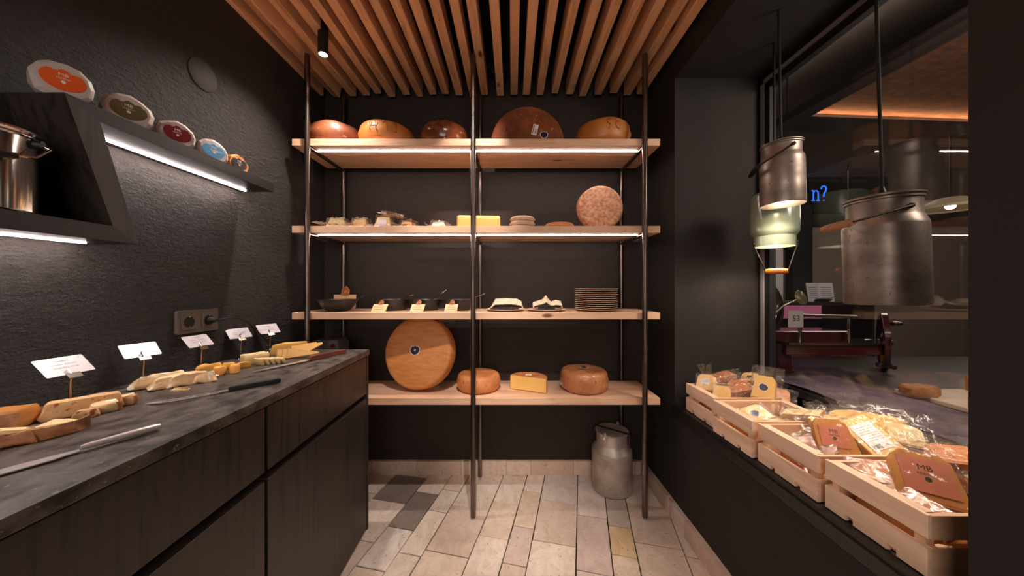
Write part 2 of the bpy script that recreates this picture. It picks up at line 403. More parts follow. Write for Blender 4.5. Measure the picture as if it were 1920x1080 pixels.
M['napkin'] = mat('linen_napkin', rgb(226, 206, 180), rgb(210, 186, 158), 30, rough=.9, bump=.3, bscale=300)
M['knife_steel'] = mat('blade_steel', rgb(196, 188, 186), rough=.32, metal=.5)
M['handle_red'] = wood('rosewood', 'x', rgb(112, 60, 46), rgb(80, 38, 30), PK, .35, knots=False)
M['socket'] = mat('grey_brown_plastic', rgb(96, 86, 80), rough=.4)
M['grey_plastic'] = mat('grey_plastic', rgb(92, 88, 86), rough=.5)

def struct(o, label=None): return tag(o, label, kind='structure')

# ------------------------------------------------------------------ room shell
WX, RX, BY = -1.215, .85, 2.03          # left wall, right wall, back wall
ZC = 2.66
o = struct(MB().box(WX-.12, WX, -1.3, BY+.1, -.02, ZC).build('wall_left', M['wall_left']), 'dark coarse plaster wall on the left')
o = struct(MB().box(WX-.12, RX+.02, BY, BY+.12, -.02, ZC).build('wall_back', M['wall']), 'dark plaster wall behind the shelving')
struct(MB().box(WX-.12, 1.36, -1.42, -1.3, -.02, ZC).build('wall_near', M['wall']))
struct(MB().box(WX-.12, 1.36, -1.42, BY+.12, ZC, ZC+.08).build('ceiling', M['ceil']), 'black ceiling above the slats')
NY0, NY1 = .583, 1.636                  # niche
GX = 1.31
wr = MB()
wr.box(RX, GX+.05, NY1, BY+.12, -.02, ZC); wr.box(RX, GX+.05, -1.3, NY0, -.02, ZC)
wr.box(RX, GX+.05, NY0, NY1, -.02, .545); wr.box(RX, GX+.05, NY0, NY1, 2.295, ZC)
struct(wr.build('wall_right', M['reveal']), 'dark plaster wall on the right with the window niche')
sl = MB(); sl.box(RX-.006, GX-.02, NY0, NY1, .562, .595); sl.box(RX-.012, RX+.02, NY0, NY1+.012, .540, .578)
struct(sl.build('trim_1', M['oak_y']), 'black window sill board in the niche')

# floor: strips of sandstone turned 12.5 degrees
fl = struct(MB().box(WX, RX, -1.3, BY, -.04, -.010).build('floor', M['grout']), 'floor of cut sandstone slabs')
TH = math.atan(.2215); ct, st_ = math.cos(TH), math.sin(TH)
def uv(px, py):
    p = on_z(px, py, 0.0); return p.x*ct-p.y*st_, p.x*st_+p.y*ct
c3 = lambda x, y: uv(x/3.2+660, y/3.2+850)
bounds = [-.0222, .133, .245]
wR = [.21, .155, .11]; wL = [.207, .109, .149, .212, .111, .143, .213, .102, .15, .21, .11, .15, .21]
for i in range(6): bounds.append(bounds[-1]+wR[i % 3])
lo = -.0222
for x in wL: lo -= x; bounds.insert(0, lo)
known = [  # joints read off the photograph, per strip
    [(1240, 290), (1215, 537)], [(1440, 378), (1450, 715)], [(1600, 438), (1610, 612)], [(1750, 307), (1800, 547)],
    [(1085, 228), (1030, 441), (975, 667)], [(925, 298), (850, 505)], [(735, 330), (570, 602)], [(598, 223), (520, 348), (357, 607)],
    [(457, 236), (292, 448)], [(215, 286), (100, 527)], [(115, 238)]]
def clip(poly, x0, x1, y0, y1):
    for ax, lim, sg in ((0, x0, 1), (0, x1, -1), (1, y0, 1), (1, y1, -1)):
        out = []
        for i in range(len(poly)):
            a, b = poly[i], poly[(i+1) % len(poly)]
            ia, ib = sg*(a[ax]-lim) >= 0, sg*(b[ax]-lim) >= 0
            if ia: out.append(a)
            if ia != ib:
                t = (lim-a[ax])/(b[ax]-a[ax]); out.append((a[0]+(b[0]-a[0])*t, a[1]+(b[1]-a[1])*t))
        poly = out
        if len(poly) < 3: return []
    return poly
joints = {}
for ks in known:
    us = [c3(*k) for k in ks]; um = sum(u for u, v in us)/len(us)
    for i in range(len(bounds)-1):
        if bounds[i] <= um < bounds[i+1]: joints.setdefault(i, []).extend(v for u, v in us)
grey_u = [c3(300, 190), c3(400, 330)]; yel = c3(1610, 520); pal = c3(1595, 360)
def inside(q, u0, u1, v0, v1): return u0 <= q[0] < u1 and v0 <= q[1] < v1
for i in range(len(bounds)-1):
    u0, u1 = bounds[i], bounds[i+1]; js = sorted(joints.get(i, []))
    if not js: js = [R.uniform(1.2, 1.6)]
    v = js[-1]
    while v < 2.6: v += R.uniform(.22, .42); js.append(v)
    v = js[0]
    while v > -1.8: v -= R.uniform(.2, .42); js.insert(0, v)
    for v0, v1 in zip(js, js[1:]):
        g = .0023; q = [(u0+g, v0+g), (u1-g, v0+g), (u1-g, v1-g), (u0+g, v1-g)]
        q = [(a+R.uniform(-.0012, .0012), b+R.uniform(-.0012, .0012)) for a, b in q]
        q = [(a*ct+b*st_, -a*st_+b*ct) for a, b in q]
        q = clip(q, WX, RX-.012, -1.3, BY-.014)
        if len(q) < 3: continue
        area = abs(sum(q[k][0]*q[(k+1) % len(q)][1]-q[(k+1) % len(q)][0]*q[k][1] for k in range(len(q))))/2
        if area < .0008: continue
        m = M['stone']
        if any(inside(p, u0, u1, v0, v1) for p in grey_u): m = M['stone_grey']
        elif inside(yel, u0, u1, v0, v1): m = M['stone_yellow']
        elif inside(pal, u0, u1, v0, v1): m = M['stone_pale']
        cxm = sum(a for a, b in q)/len(q); cym = sum(b for a, b in q)/len(q)
        b = MB(); b.prism([(x-cxm, y-cym) for x, y in q], -.012, R.uniform(-.0015, .0005), bevel=.002)
        s_ = b.build('stone', m, fl); s_.location = (cxm, cym, 0)
# skirting
def skirt(name, segs, back, label):
    root = bpy.data.objects.new(name, None); COL.objects.link(root); struct(root, label)
    for a, b in segs:
        q = MB(); d = .024+R.uniform(-.001, .001); h = .088+R.uniform(-.001, .001)
        if back: q.box(a+.0008, b-.0008, BY-d, BY, 0, h)
        else: q.box(RX-d, RX, a+.0008, b-.0008, 0, h)
        q.build('skirting_stone', M['skirt'], root)
sx = [-1.2]+[(x/3.2+660-960)/F*2.005 for x in (120, 385, 655, 925, 1072, 1328, 1500, 1700)]+[RX-.025]
skirt('baseboard_back', list(zip(sx, sx[1:])), True, 'sandstone skirting along the back wall')
sy = [.05, .33, .60, .86, 1.08, 1.27, 1.50, 1.66, 1.83, 2.03]
skirt('baseboard_right', list(zip(sy, sy[1:])), False, 'sandstone skirting along the right wall')

# ------------------------------------------------------------------ slatted grille
gr = thing('slat_grille', 'hanging ceiling grille of pine slats above the shelving', 'ceiling grille', (0, 0, 2.42))
ends = [603, 633, 660, 687, 711, 737, 765, 787, 813, 838, 865, 889, 910, 938, 965, 990, 1016, 1043, 1069, 1094, 1121, 1150, 1177, 1199]
for i, x in enumerate(ends):
    X = (x-2-960)/F*1.985; yE = 1.985+R.uniform(-.02, .02)
    roll = R.uniform(-.04, .04); zz = R.uniform(-.005, .005)
    if i == 1: roll = .22; zz = -.012
    if i == 0: X += -.006
    b = MB(); wd = .043+R.uniform(-.003, .003); hh = .098
    b.box(-wd/2, wd/2, -1.1, yE, 0, hh).bevel(.0025, 1)
    s_ = b.build('slat', M['pine_y'], gr); s_.location = (X, 0, zz); s_.rotation_euler = (0, roll, R.uniform(-.004, .004))
for y in (-.6, .35, 1.30, 1.93):
    MB().box(WX+.005, RX-.005, y-.02, y+.02, .104, .145).build('batten', M['black'], gr)
for y in (-.6, 1.30):
    for x in (-.8, 0, .6): MB().tube([(x, y, .14), (x, y, ZC-2.42)], .004, 6).build('hanger_rod', M['black'], gr)

# downlight in view
dl = thing('ceiling_spot', 'black cylindrical ceiling spotlight glowing between pine slats', 'spotlight', SPOT)
MB().lathe([(0, .17), (.0215, .17), (.0225, .165), (.0225, 0), (.019, 0), (.019, .006), (0, .006)], 28).build('housing', M['rubber'], dl, True)
MB().lathe([(0, .003), (.0185, .003), (.0185, .005), (0, .005)], 24).build('lens', M['spot_face'], dl)
MB().tube([(0, 0, .17), (0, 0, ZC-SPOT[2])], .003, 6).build('stem', M['rubber'], dl)

# ------------------------------------------------------------------ shelving rack
rk = thing('shelving_rack', 'tall rack of four pine boards on raw steel tube posts by the back wall', 'shelving', (0, 0, 0))
SX0, SX1, SY0, SY1 = -1.155, .778, 1.642, 1.955
TOPS = [1.983, 1.5255, 1.0713, .6225]; TK = .036
PX = [-1.0635, -.2015, .690]; PF, PB = 1.626, 1.976
def plank(z):
    b = MB(); b.box(SX0, SX1, SY0, SY1, z-TK, z).bevel(.0012, 1)
    return b.build('shelf_board', M['pine_x'], rk)
bd = [plank(z) for z in TOPS]
for i, z in enumerate(TOPS[:2]):
    for x0, x1 in ((-1.055, -.213), (-.190, .682)):
        MB().box(x0, x1, 1.705, 1.712, z-TK-.003, z-TK+.001).build('led_strip', M['led'], bd[i])
for x in PX:
    for y, r in ((PF, .0135), (PB, .0125)):
        p = MB().tube([(x, y, .012), (x, y, 2.412)], r, 16).build('post', M['steel'], rk, True)
        MB().lathe([(0, 0), (.010, 0), (.010, .012), (0, .012)], 12, Matrix.Translation((x, y, 0))).build('foot', M['chrome'], p, True)
    for z in TOPS:
        MB().tube([(x, PF+.01, z-TK-.010), (x, PB-.01, z-TK-.010)], .0095, 12).build('crossbar', M['steel'], rk, True)

# ------------------------------------------------------------------ cheese wheels
def wheel_prof(r, h, e=.02, bulge=.006, n=5):
    p = [(0, 0), (r*.5, 0)]
    p += [(r-e+e*math.sin(a), e-e*math.cos(a)) for a in [PI/2*i/n for i in range(n+1)]]
    p += [(r+bulge, h/2)]
    p += [(r-e+e*math.cos(a), h-e+e*math.sin(a)) for a in [PI/2*i/n for i in range(n+1)]]
    p += [(r*.75, h), (r*.5, h), (0, h)]
    return p
def crest(rx, ry, n=40):
    pts = []
    for i in range(n):
        a = 2*PI*i/n; r = 1.0
        t = abs((a-PI/2+PI) % (2*PI)-PI)      # distance from the top
        r = 1 - .26*math.exp(-((t-.42)/.20)**2) + .04*math.exp(-(t/.10)**2) - .10*math.exp(-(t/.3)**2)
        pts.append((rx*r*math.cos(a), ry*r*math.sin(a)))
    return pts
def wheel(name, label, r, h, mt, m, e=.02, amp=.003, group=None, seg=56, cat='cheese', seed=None, nf=12):
    t = thing(name, label, cat, mat=m, group=group)
    MB().lathe(wheel_prof(r, h, e), seg, amp=amp, nf=nf, seed=seed if seed is not None else R.randint(1, 99)).build('rind', M[mt], t, True, angle=60)
    return t
def T(x, y, z, rx=0, ry=0, rz=0):
    return Matrix.Translation((x, y, z)) @ Matrix.Rotation(rz, 4, 'Z') @ Matrix.Rotation(ry, 4, 'Y') @ Matrix.Rotation(rx, 4, 'X')
Z1 = TOPS[0]+.001
def mark(parent, r, z0, strokes, a0, scale, mt='burn', rad=.0016):
    """strokes written round the side of a wheel; strokes in (arc, height) units"""
    b = MB()
    for st in strokes:
        pts = []
        for (sx_, sz_) in st:
            a = a0+sx_*scale/r; pts.append(((r+.006)*math.cos(a), (r+.006)*math.sin(a), z0+sz_*scale))
        b.tube(pts, rad, 6)
    b.build('marking', M[mt], parent, True)
wheel('round_cheese', 'brown rough cheese wheel at the left end of the top shelf', .143, .125, 'rind_brown', T(-1.00, 1.80, Z1, .03, .03), .045, .006)
t = wheel('round_cheese', 'orange cheese wheel marked H 13 on the top shelf', .150, .125, 'rind_orange', T(-.715, 1.80, Z1, .0, .03), .045)
Hs = [[(0, 0), (.05, 1.1)], [(.75, 0), (.7, 1.1)], [(.05, .5), (.75, .5)], [(1.5, .8), (1.85, 1.1)], [(1.85, 1.1), (2.0, 0)],
      [(2.6, 1.0), (3.0, .95), (2.85, .6), (3.1, .4), (3.0, .05), (2.75, 0)]]
mark(t, .1485, .052, Hs, -PI/2-.62+.37, .045)
t = wheel('round_cheese', 'glossy dark brown cheese wheel in film on the top shelf left of the middle post', .132, .135, 'rind_waxed', T(-.385, 1.80, Z1), .05, .006)
t = wheel('round_cheese', 'orange cheese wheel with curly mark at the right end of the top shelf', .150, .140, 'rind_orange', T(.52, 1.80, Z1, 0, -.02), .05)
SC = [[(.5, 1.2), (.1, 1.1), (.05, .8), (.35, .55), (.3, .2), (.1, .0)], [(1.5, .95), (1.15, .9), (1.0, .5), (1.15, .15), (1.5, .05)], [(.9, 1.2), (1.05, 1.05)]]
mark(t, .1485, .055, SC, -PI/2-.12, .045)
# the big one leaning back
m_ = frame((.088, 1.742, Z1+.030), (.0, -1, .06), (0, 0, 1)) @ Matrix.Translation((0, 0, -.085))
t = thing('round_cheese', 'largest brown cut cheese standing on the top shelf with a white price label', 'cheese', mat=m_)
MB().prism(arc(0, .0, .206, -.142, PI+.142, 44), 0, .085, bevel=.012).jitter(.002, 14, 3).build('rind', M['rind_brown'], t, True, angle=60)
lb = MB().prism(rot_rect(.030, .062), 0, .0006).build('label', M['lab_white'], t); lb.location = (.040, .068, .0865); lb.rotation_euler = (0, 0, -.25)
text_obj('485', .020, M['ink'], lb, Matrix.Translation((0.006, -.008, .0008)) @ Matrix.Rotation(PI/2, 4, 'Z'))
MB().box(-.011, -.007, -.024, .026, .0006, .0009).build('print_line', M['ink'], lb)
l2 = MB().prism(crest(.022, .022), 0, .0006).build('label', M['lab_white'], t); l2.location = (.090, .040, .0865)
MB().prism(crest(.019, .019), 0.0006, .001).build('print', M['lab_navy'], l2)

# second shelf
Z2 = TOPS[1]+.001
def flat_pack(px, w_, h_, d_, label, seed, mt='paste', Y=1.78, yaw=0, lab=None, bag='bag', flange=.03, Z=Z2, name='packed_cheese', zoff=0):
    X = (px-960)/F*(Y-d_/2)
    t = thing(name, label, 'packed cheese', (X, Y, Z+zoff), (0, 0, yaw), group='cheese packs on the second shelf')
    b = MB().prism([(-w_/2, -d_/2), (w_/2, -d_/2*.8), (w_/2*.8, d_/2), (-w_/2*.7, d_/2)], 0, h_, bevel=.004, taper=.66).sub(2).jitter(.007, 26, seed)
    b.build('cheese', M[mt], t, True)
    bg = sheet(w_+2*flange, d_+2*flange, lambda x, y: h_*1.04+.002 if abs(x) < w_*.46 and abs(y) < d_*.46 else .012+.30*abs(x)*(.5+.5*math.sin(seed+x*30)), seed, .011)
    bg.build('bag', M[bag], t, True)
    if lab:
        l = MB().prism(rot_rect(lab[0], lab[1]), 0, .0006).build('label', M[lab[2]], t)
        l.matrix_local = frame((0, -d_/2+.001, h_*.5), (0, -1, .18), (0, 0, 1))
    return t
def sheet(w_, d_, fn, seed, amp, n=26):
    b = MB(); off = Vector((seed*1.3, seed*.7, seed)); g = []
    for j in range(n+1):
        row = []
        for i in range(n+1):
            x = (i/n-.5)*w_; y = (j/n-.5)*d_
            v = Vector((x, y, fn(x, y))); nv = noise.noise_vector(Vector((x, y, 0))*38+off)+noise.noise_vector(Vector((x, y, 0))*90+off)*.5
            v += Vector((nv.x*.6, nv.y*.6, abs(nv.z)*1.4))*amp
            row.append(b.b.verts.new(v))
        g.append(row)
    for j in range(n):
        for i in range(n): b.b.faces.new((g[j][i], g[j][i+1], g[j+1][i+1], g[j+1][i]))
    return b
flat_pack(628, .115, .056, .10, 'packed cheese piece with crumpled grey film beside the left post', 3, 'paste_pale', bag='bag_grey', flange=.045)
flat_pack(672, .085, .056, .09, 'small packed cheese piece with bunched clear film on the second shelf', 5, 'paste', flange=.02, bag='bag_grey')
flat_pack(716, .095, .070, .09, 'packed cheese piece with a pale square label facing out', 7, 'paste_pale', lab=(.048, .034, 'lab_card'), flange=.035)
t = thing('film_wrapped_slice', 'grey film wrapped slice lying on top of the labelled cheese pack', 'packed cheese', mat=T(-.685, 1.80, Z2+.080, .15, .16, .15))
MB().prism(arc(0, 0, .06, -.3, PI+.3, 12), 0, .016, bevel=.004).sub(1).jitter(.003, 40, 4).build('cheese', M['crust'], t, True)
sheet(.155, .12, lambda x, y: .022 if x*x+y*y < .004 else .006, 21, .008).build('bag', M['bag_grey'], t, True)
flat_pack(762, .085, .046, .09, 'flat packed cheese wedge with a black sticker on the second shelf', 9, 'paste_deep', lab=(.03, .008, 'ink'), yaw=-.25, flange=.025)
flat_pack(820, .090, .042, .09, 'flat packed cheese with white wrapping nearest the cut yellow block', 11, 'brie', flange=.025, lab=(.045, .018, 'lab_white'))
# cut yellow half wheel behind the middle post
t = thing('cheese_block', 'cut yellow cheese half standing behind the middle post', 'cheese', (-.185, 1.80, Z2), (0, 0, 0))
MB().prism([(-.115, -.075), (.118, -.06), (.118, .03), (.05, .08), (-.06, .085)], 0, .076, bevel=.008).sub(2).jitter(.002, 20, 4).build('paste', M['paste'], t, True)
MB().prism([(-.119, -.072), (-.113, -.076), (-.058, .083), (-.064, .088)], .002, .072).build('rind', M['rind_orange'], t)
for i, (r, z, lab) in enumerate(((.071, 0, 'bottom'), (.069, .0235, 'middle'), (.068, .0495, 'top'))):
    wheel('small_cheese', lab+' one of three stacked pale round cheeses on the second shelf', r, .022 if i < 1 else .025, 'rind_pale', T(.056+.002*i, 1.79, Z2+z+.0005), .009, .002, 'stacked pale round cheeses', seed=i+5)
wheel('small_cheese', 'small orange round cheese right of the pale stack', .083, .037, 'rind_tan', T(.270, 1.79, Z2), .012, .001)
m_ = frame((.498, 1.78, Z2+.127), (-.10, -1, .12), (0, 0, 1)) @ Matrix.Translation((0, 0, -.035))
wheel('round_cheese', 'mottled brown and white round cheese standing upright on the second shelf', .124, .065, 'rind_mottled', m_, .012, .002)

# third shelf
Z3 = TOPS[2]+.0005
def bowl(px, Y, r, rb, h, label, group=None):
    X = (px-960)/F*Y
    t = thing('bowl', label, 'bowl', (X, Y, Z3), group=group)
    MB().lathe([(0, 0), (rb, 0), (rb+(r-rb)*.55, h*.45), (r, h), (r-.004, h), (rb+(r-rb)*.5, h*.45), (rb-.004, .006), (0, .006)], 40).build('body', M['black_ware'], t, True)
    return t
bowl(634, 1.755, .104, .055, .064, 'black bowl with the tall wooden sign behind it')
bowl(735, 1.82, .102, .070, .062, 'black bowl second from the left post', 'black bowls on the third shelf')
bowl(799, 1.82, .094, .062, .062, 'black bowl third from the left post', 'black bowls on the third shelf')
bowl(860, 1.82, .094, .064, .062, 'black bowl next to the middle post', 'black bowls on the third shelf')
def spoon(p0, p1, Y0, Y1, label, mt='chrome'):
    a, b = at(*p0, Y0), at(*p1, Y1)
    t = thing('spoon', label, 'spoon', a); d = b-a
    lo_ = -d*.75; lo_.z = max(lo_.z, Z3+.012-a.z)
    MB().tube([lo_*.6, (0, 0, 0), d*.5, d], [.003, .0028, .003, .0045], 8).build('handle', M[mt], t, True)
    s_ = MB().lathe([(0, 0), (.012, .001), (.017, .006), (.0155, .006), (.010, .002), (0, .0015)], 16).build('spoon_head', M[mt], t, True)
    s_.location = lo_*.72; s_.location.z = lo_.z-.002; return t
spoon((660, 567), (683, 554), 1.74, 1.74, 'black handled spatula resting in the leftmost bowl', 'black_ware')
spoon((752, 561), (779, 551), 1.82, 1.80, 'steel spoon in the second black bowl')
spoon((812, 560), (837, 543), 1.82, 1.80, 'steel spoon steeply raised in the third black bowl')
spoon((884, 560), (909, 550), 1.84, 1.82, 'steel spoon sticking out past the middle post')
def sign(px, py, Y, w_, h_, label, tilt=.35, zc=None, shear=0):
    p = at(px, py, Y)
    t = thing('wooden_sign', label, 'sign', mat=frame((p.x, Y, Z3), (0, -1, tilt), (0, 0, 1)), group=None)
    pts = [(-w_/2, 0), (w_/2, 0), (w_/2+shear, h_), (-w_/2+shear, h_)]
    MB().prism(pts, 0, .004).build('card', M['sign_wood'], t)
    ch = h_*.62
    cr = [(-.42*ch+shear*.6, h_-.15*ch), (.45*ch+shear*.6, h_-.15*ch), (.5*ch+shear, h_+.5*ch), (.12*ch+shear, h_+.95*ch), (-.38*ch+shear, h_+.6*ch)]
    c_ = MB().prism(cr, .001, .0062).build('crest', M['crest'], t)
    cxx = sum(a for a, b in cr)/5; cyy = sum(b for a, b in cr)/5
    for k in (.22, .36): MB().tube([(cxx+ch*k*math.cos(a), cyy+ch*k*math.sin(a), .0066) for a in [2*PI*i/14*.86+.3 for i in range(15)]], .0011 if ch < .03 else .0016, 5).build('engraving', M['burn'], c_)
    for j in range(2 if w_ < .1 else 0):
        MB().box(-w_*.32+shear*.4, w_*.30+shear*.4, h_*(.30+.22*j), h_*(.34+.22*j), .004, .0043).build('print_line', M['burn'], t)
    return t
sign(646, 560, 1.90, .135, .088, 'tall wooden sign with round emblem standing behind the leftmost bowl', .10)
sign(709, 583, 1.685, .078, .045, 'small wooden sign in front of the second bowl', .6, shear=.008)
sign(781, 583, 1.685, .072, .045, 'small wooden sign in front of the third bowl', .6, shear=.006)
sign(845, 583, 1.685, .068, .045, 'small wooden sign in front of the bowl by the middle post', .6, shear=.003)
def plate(X, Y, Z, r, label, group, pale=False):
    t = thing('plate', label, 'plate', (X, Y, Z), (R.uniform(-.006, .006), R.uniform(-.006, .006), 0), group=group)
    MB().lathe([(0, 0), (r*.62, 0), (r*.68, .002), (r, .0085), (r-.002, .0105), (r*.66, .005), (0, .004)], 44).build('dish', M['plate_pale' if pale else 'plate'], t, True)
    MB().lathe([(r-.0015, .0068), (r+.0008, .0082), (r-.001, .0108), (r-.006, .0098)], 44).build('rim', M['plate_pale' if pale else 'plate_rim'], t, True, 'pale edge of the plate')
    return t
ords = ['bottom', 'second lowest', 'third lowest', 'fourth lowest', 'fifth lowest', 'sixth lowest', 'sixth highest', 'fifth highest', 'fourth highest', 'third highest', 'second highest', 'topmost']
for k in range(12):
    plate(.483+R.uniform(-.0015, .0015), 1.80+R.uniform(-.001, .001), Z3+.0104*k, .120, ords[k]+' plate of the stack at the right of the third shelf', 'stack of stoneware plates', k == 0)
for px, lab in ((948, 'flat plate holding the folded cloth napkin, right of the middle post'), (1024, 'flat plate holding a bundle of dark cutlery handles')):
    plate((px-960)/F*1.78, 1.78, Z3, .108, lab, None, True)
def napkin(px, label, prof, dy, seed, z=.010):
    X = (px-960)/F*1.78; t = MB(); n = 24; g = []
    for i in range(n+1):
        u = i/n
        k = u*(len(prof)-1); j = min(int(k), len(prof)-2); f = k-j; f = f*f*(3-2*f)
        x = prof[j][0]*(1-f)+prof[j+1][0]*f; zz = 1.75*(prof[j][1]*(1-f)+prof[j+1][1]*f)
        g.append([t.b.verts.new((x+noise.noise(Vector((x*30, v_, seed)))*.004, -dy/2+dy*v_/8, zz*(.5+.5*min(1, v_/5))+z+.004*noise.noise(Vector((x*20, v_*.5, seed)))+.003)) for v_ in range(9)])
    for a, b in zip(g, g[1:]):
        for v_ in range(8): t.b.faces.new((a[v_], a[v_+1], b[v_+1], b[v_]))
    o = t.build('napkin', M['napkin'], None, True); o.location = (X, 1.78, Z3)
    md = o.modifiers.new('s', 'SOLIDIFY'); md.thickness = .004
    return tag(o, label, 'napkin')
napkin(948, 'cream cloth napkin folded over cutlery on the left plate', [(-.095, .0), (-.085, .004), (-.06, .030), (0, .032), (.06, .030), (.090, .022), (.100, .002), (.075, -.001)], .12, 3)
napkin(1024, 'cream cloth napkin peaked behind the bundled cutlery on the right plate', [(-.075, .0), (-.075, .018), (-.02, .030), (.0, .042), (.015, .030), (.03, .020), (.055, .026), (.085, .022), (.09, .0)], .05, 8)
def cutlery(px, k, j, X0, label, group):
    t = thing('knife', label, 'cutlery', (X0, 1.70, Z3+.017+.0105*j), (0, 0, R.uniform(-.04, .04)), group=group)
    MB().lathe([(0, 0), (.0042, .001), (.005, .006), (.0042, .05), (0, .052)], 10, Matrix.Rotation(-PI/2, 4, 'X')).build('handle', M['rubber'], t, True)
    MB().box(-.0035, .0035, .05, .13, -.0006, .0006).build('blade', M['knife_steel'], t)
NTH = ['first', 'second', 'third', 'fourth', 'fifth', 'sixth', 'seventh', 'eighth']
for k in range(6): cutlery(0, k, 0, (948-960)/F*1.78-.032+.0125*k, NTH[k]+' dark knife handle from the left in the folded napkin', 'knives in the folded napkin')
for j in range(2):
    for k in range(8-j): cutlery(0, k, j, (1024-960)/F*1.78-.048+.006*j+.0122*k, NTH[k]+' dark knife handle from the left, '+('lower', 'upper')[j]+' row of the bundle on the right plate', 'bundled knives on the right plate')

# fourth shelf
Z4 = TOPS[3]+.001
n_ = Vector((-.20, -1, .20)).normalized()
m_ = frame((-.5255, 1.80, Z4+.207), n_, (0, 0, 1)) @ Matrix.Translation((0, 0, -.045))
t = wheel('round_cheese', 'largest orange cheese wheel standing upright on the lowest shelf', .203, .09, 'rind_big', m_, .018, .002)
l = MB().prism(crest(.030, .030), 0, .0008).build('label', M['lab_white'], t, label='round blue and white label'); l.location = (-.012, .012, .0912)
pr = MB().prism(crest(.026, .026), .0008, .0012).build('print', M['lab_navy'], l)
MB().lathe([(0, .0012), (.006, .0012), (.006, .0016), (0, .0016)], 14).build('print', M['lab_white'], l)
wheel('round_cheese', 'tan cheese wheel lying flat behind the middle post on the lowest shelf', .120, .093, 'rind_tan', T(-.190, 1.795, Z4), .026, .003)
t = thing('cut_cheese', 'half wheel of cheese with its cut yellow face outward on the lowest shelf', 'cheese', (.100, 1.775, Z4), (0, 0, -.42))
prof = arc(0, -.028, .108, 0.02, PI-.02, 18)
MB().prism(prof, 0, .080, bevel=.004).sub(1).jitter(.001, 20, 2).build('rind', M['rind_tan'], t, True)
MB().prism([(-.106, -.030), (.106, -.030), (.106, -.0265), (-.106, -.0265)], .003, .078).build('paste', M['paste'], t)
l = MB().prism(rot_rect(.034, .030), 0, .0006).build('label', M['lab_white'], t); l.location = (-.01, .01, .0812); l.rotation_euler = (0, 0, .2)
text_obj('MB', .010, M['ink'], l, Matrix.Translation((0, 0, .0009)))
t = wheel('round_cheese', 'film wrapped brown cheese wheel with a small dark label on the lowest shelf', .131, .115, 'rind_tan', T(.412, 1.795, Z4, 0, 0, .3), .03, .004)
MB().lathe([(r_*1.012+.001, z_*1.01+.0005) if r_ > 0 else (0, z_*1.01+.0005) for r_, z_ in wheel_prof(.131, .115, .03)], 56, amp=.006, nf=26, seed=12).build('film', M['bag_tight'], t, True)
MB().prism([(-.14, -.02), (-.158, -.01), (-.160, .03), (-.14, .03)], .03, .055).sub(2).jitter(.006, 60, 2).build('film_knot', M['bag'], t, True)
l = MB().prism(crest(.024, .024), 0, .0006).build('label', M['lab_white'], t); l.location = (0, 0, .1215)
MB().prism(crest(.020, .020), .0006, .001).build('print', M['lab_navy'], l)
# appliance behind the counter
t = thing('scale_unit', 'grey plastic appliance with a red switch behind the counter end', 'appliance', (-1.045, 1.80, Z4))
MB().prism([(-.085, -.06), (.085, -.06), (.085, .07), (-.085, .07)], 0, .285, bevel=.018, taper=.9).build('casing', M['grey_plastic'], t, True)
MB().lathe([(0, 0), (.012, 0), (.010, .006), (0, .006)], 16, T(.048, -.058, .255, PI/2)).build('switch', M['lab_red'], t, True)
MB().tube([(.0, .02, .28), (.01, .02, .30), (.04, .03, .31), (.07, .05, .28), (.085, .06, .2)], .003, 6).build('cable', M['rubber'], t, True)

# ------------------------------------------------------------------ milk can on the floor
def milk_can(name, label, cat, m, r, h, mt, neck=.80, lid=True, open_bottom=False):
    t = thing(name, label, cat, mat=m)
    hs = h*.70; hn = h*.79; k = .0015
    p = [(0, 0), (r*.94, 0), (r*.985, .006), (r, .018), (r, hs*.96), (r*.99, hs)] if not open_bottom else [(r*.985, 0), (r, .003), (r, hs*.96), (r*.99, hs)]
    p += [(r*neck*1.02, hn), (r*neck, hn+.004), (r*neck, h*.965), (r*neck+.004, h*.97), (r*neck+.004, h*.985), (r*neck, h*.99)]
    if open_bottom:
        p += [(r*neck-.004, h*.985), (r*neck-.004, hn), (r*.95, hs), (r*.965, .003), (r*.985, 0)]
    else: p += [(0, h*.985)]
    MB().lathe(p, 48, amp=.0012, nf=14, seed=3).build('body', M[mt], t, True, angle=30)
    if lid:
        rl = r*neck+.007
        MB().lathe([(0, h*.985), (rl-.006, h*.985), (rl, h*.992), (rl, h*1.004), (rl-.005, h*1.010), (rl-.010, h*1.003), (rl-.02, h*.995), (0, h*.998)], 48).build('lid', M[mt], t, True)
    return t
mc = on_z(1147, 914, 0)
cr_, ch_ = .117, .345
t = milk_can('milk_can', 'aluminium milk can with lid standing on the stone floor', 'milk can', T(mc.x, mc.y, .0005, 0, 0, .0), cr_, ch_, 'alu', neck=.77)
rl = cr_*.77+.007
d1 = Vector((.80, -.60, 0)); d2 = Vector((-.62, -.78, 0))   # clasp direction, lug direction
MB().bar(d1*-(rl-.002)+Vector((0, 0, ch_*1.012)), d1*(rl+.003)+Vector((0, 0, ch_*1.012)), .012, .004).build('lid_bar', M['dark_iron'], t)
cl = MB()
for zz in (.0, -.022): cl.tube([d1*(rl+.006)+Vector((.009*math.cos(a)*-d1.y, .009*math.cos(a)*d1.x, ch_-.004+zz+.010*math.sin(a)-.01)) for a in [2*PI*i/12 for i in range(13)]], .0022, 6)
cl.bar(d1*(rl+.003)+Vector((0, 0, ch_)), d1*(cr_*.92)+Vector((0, 0, ch_*.78)), .012, .004)
cl.build('clasp', M['rust'], t, True)
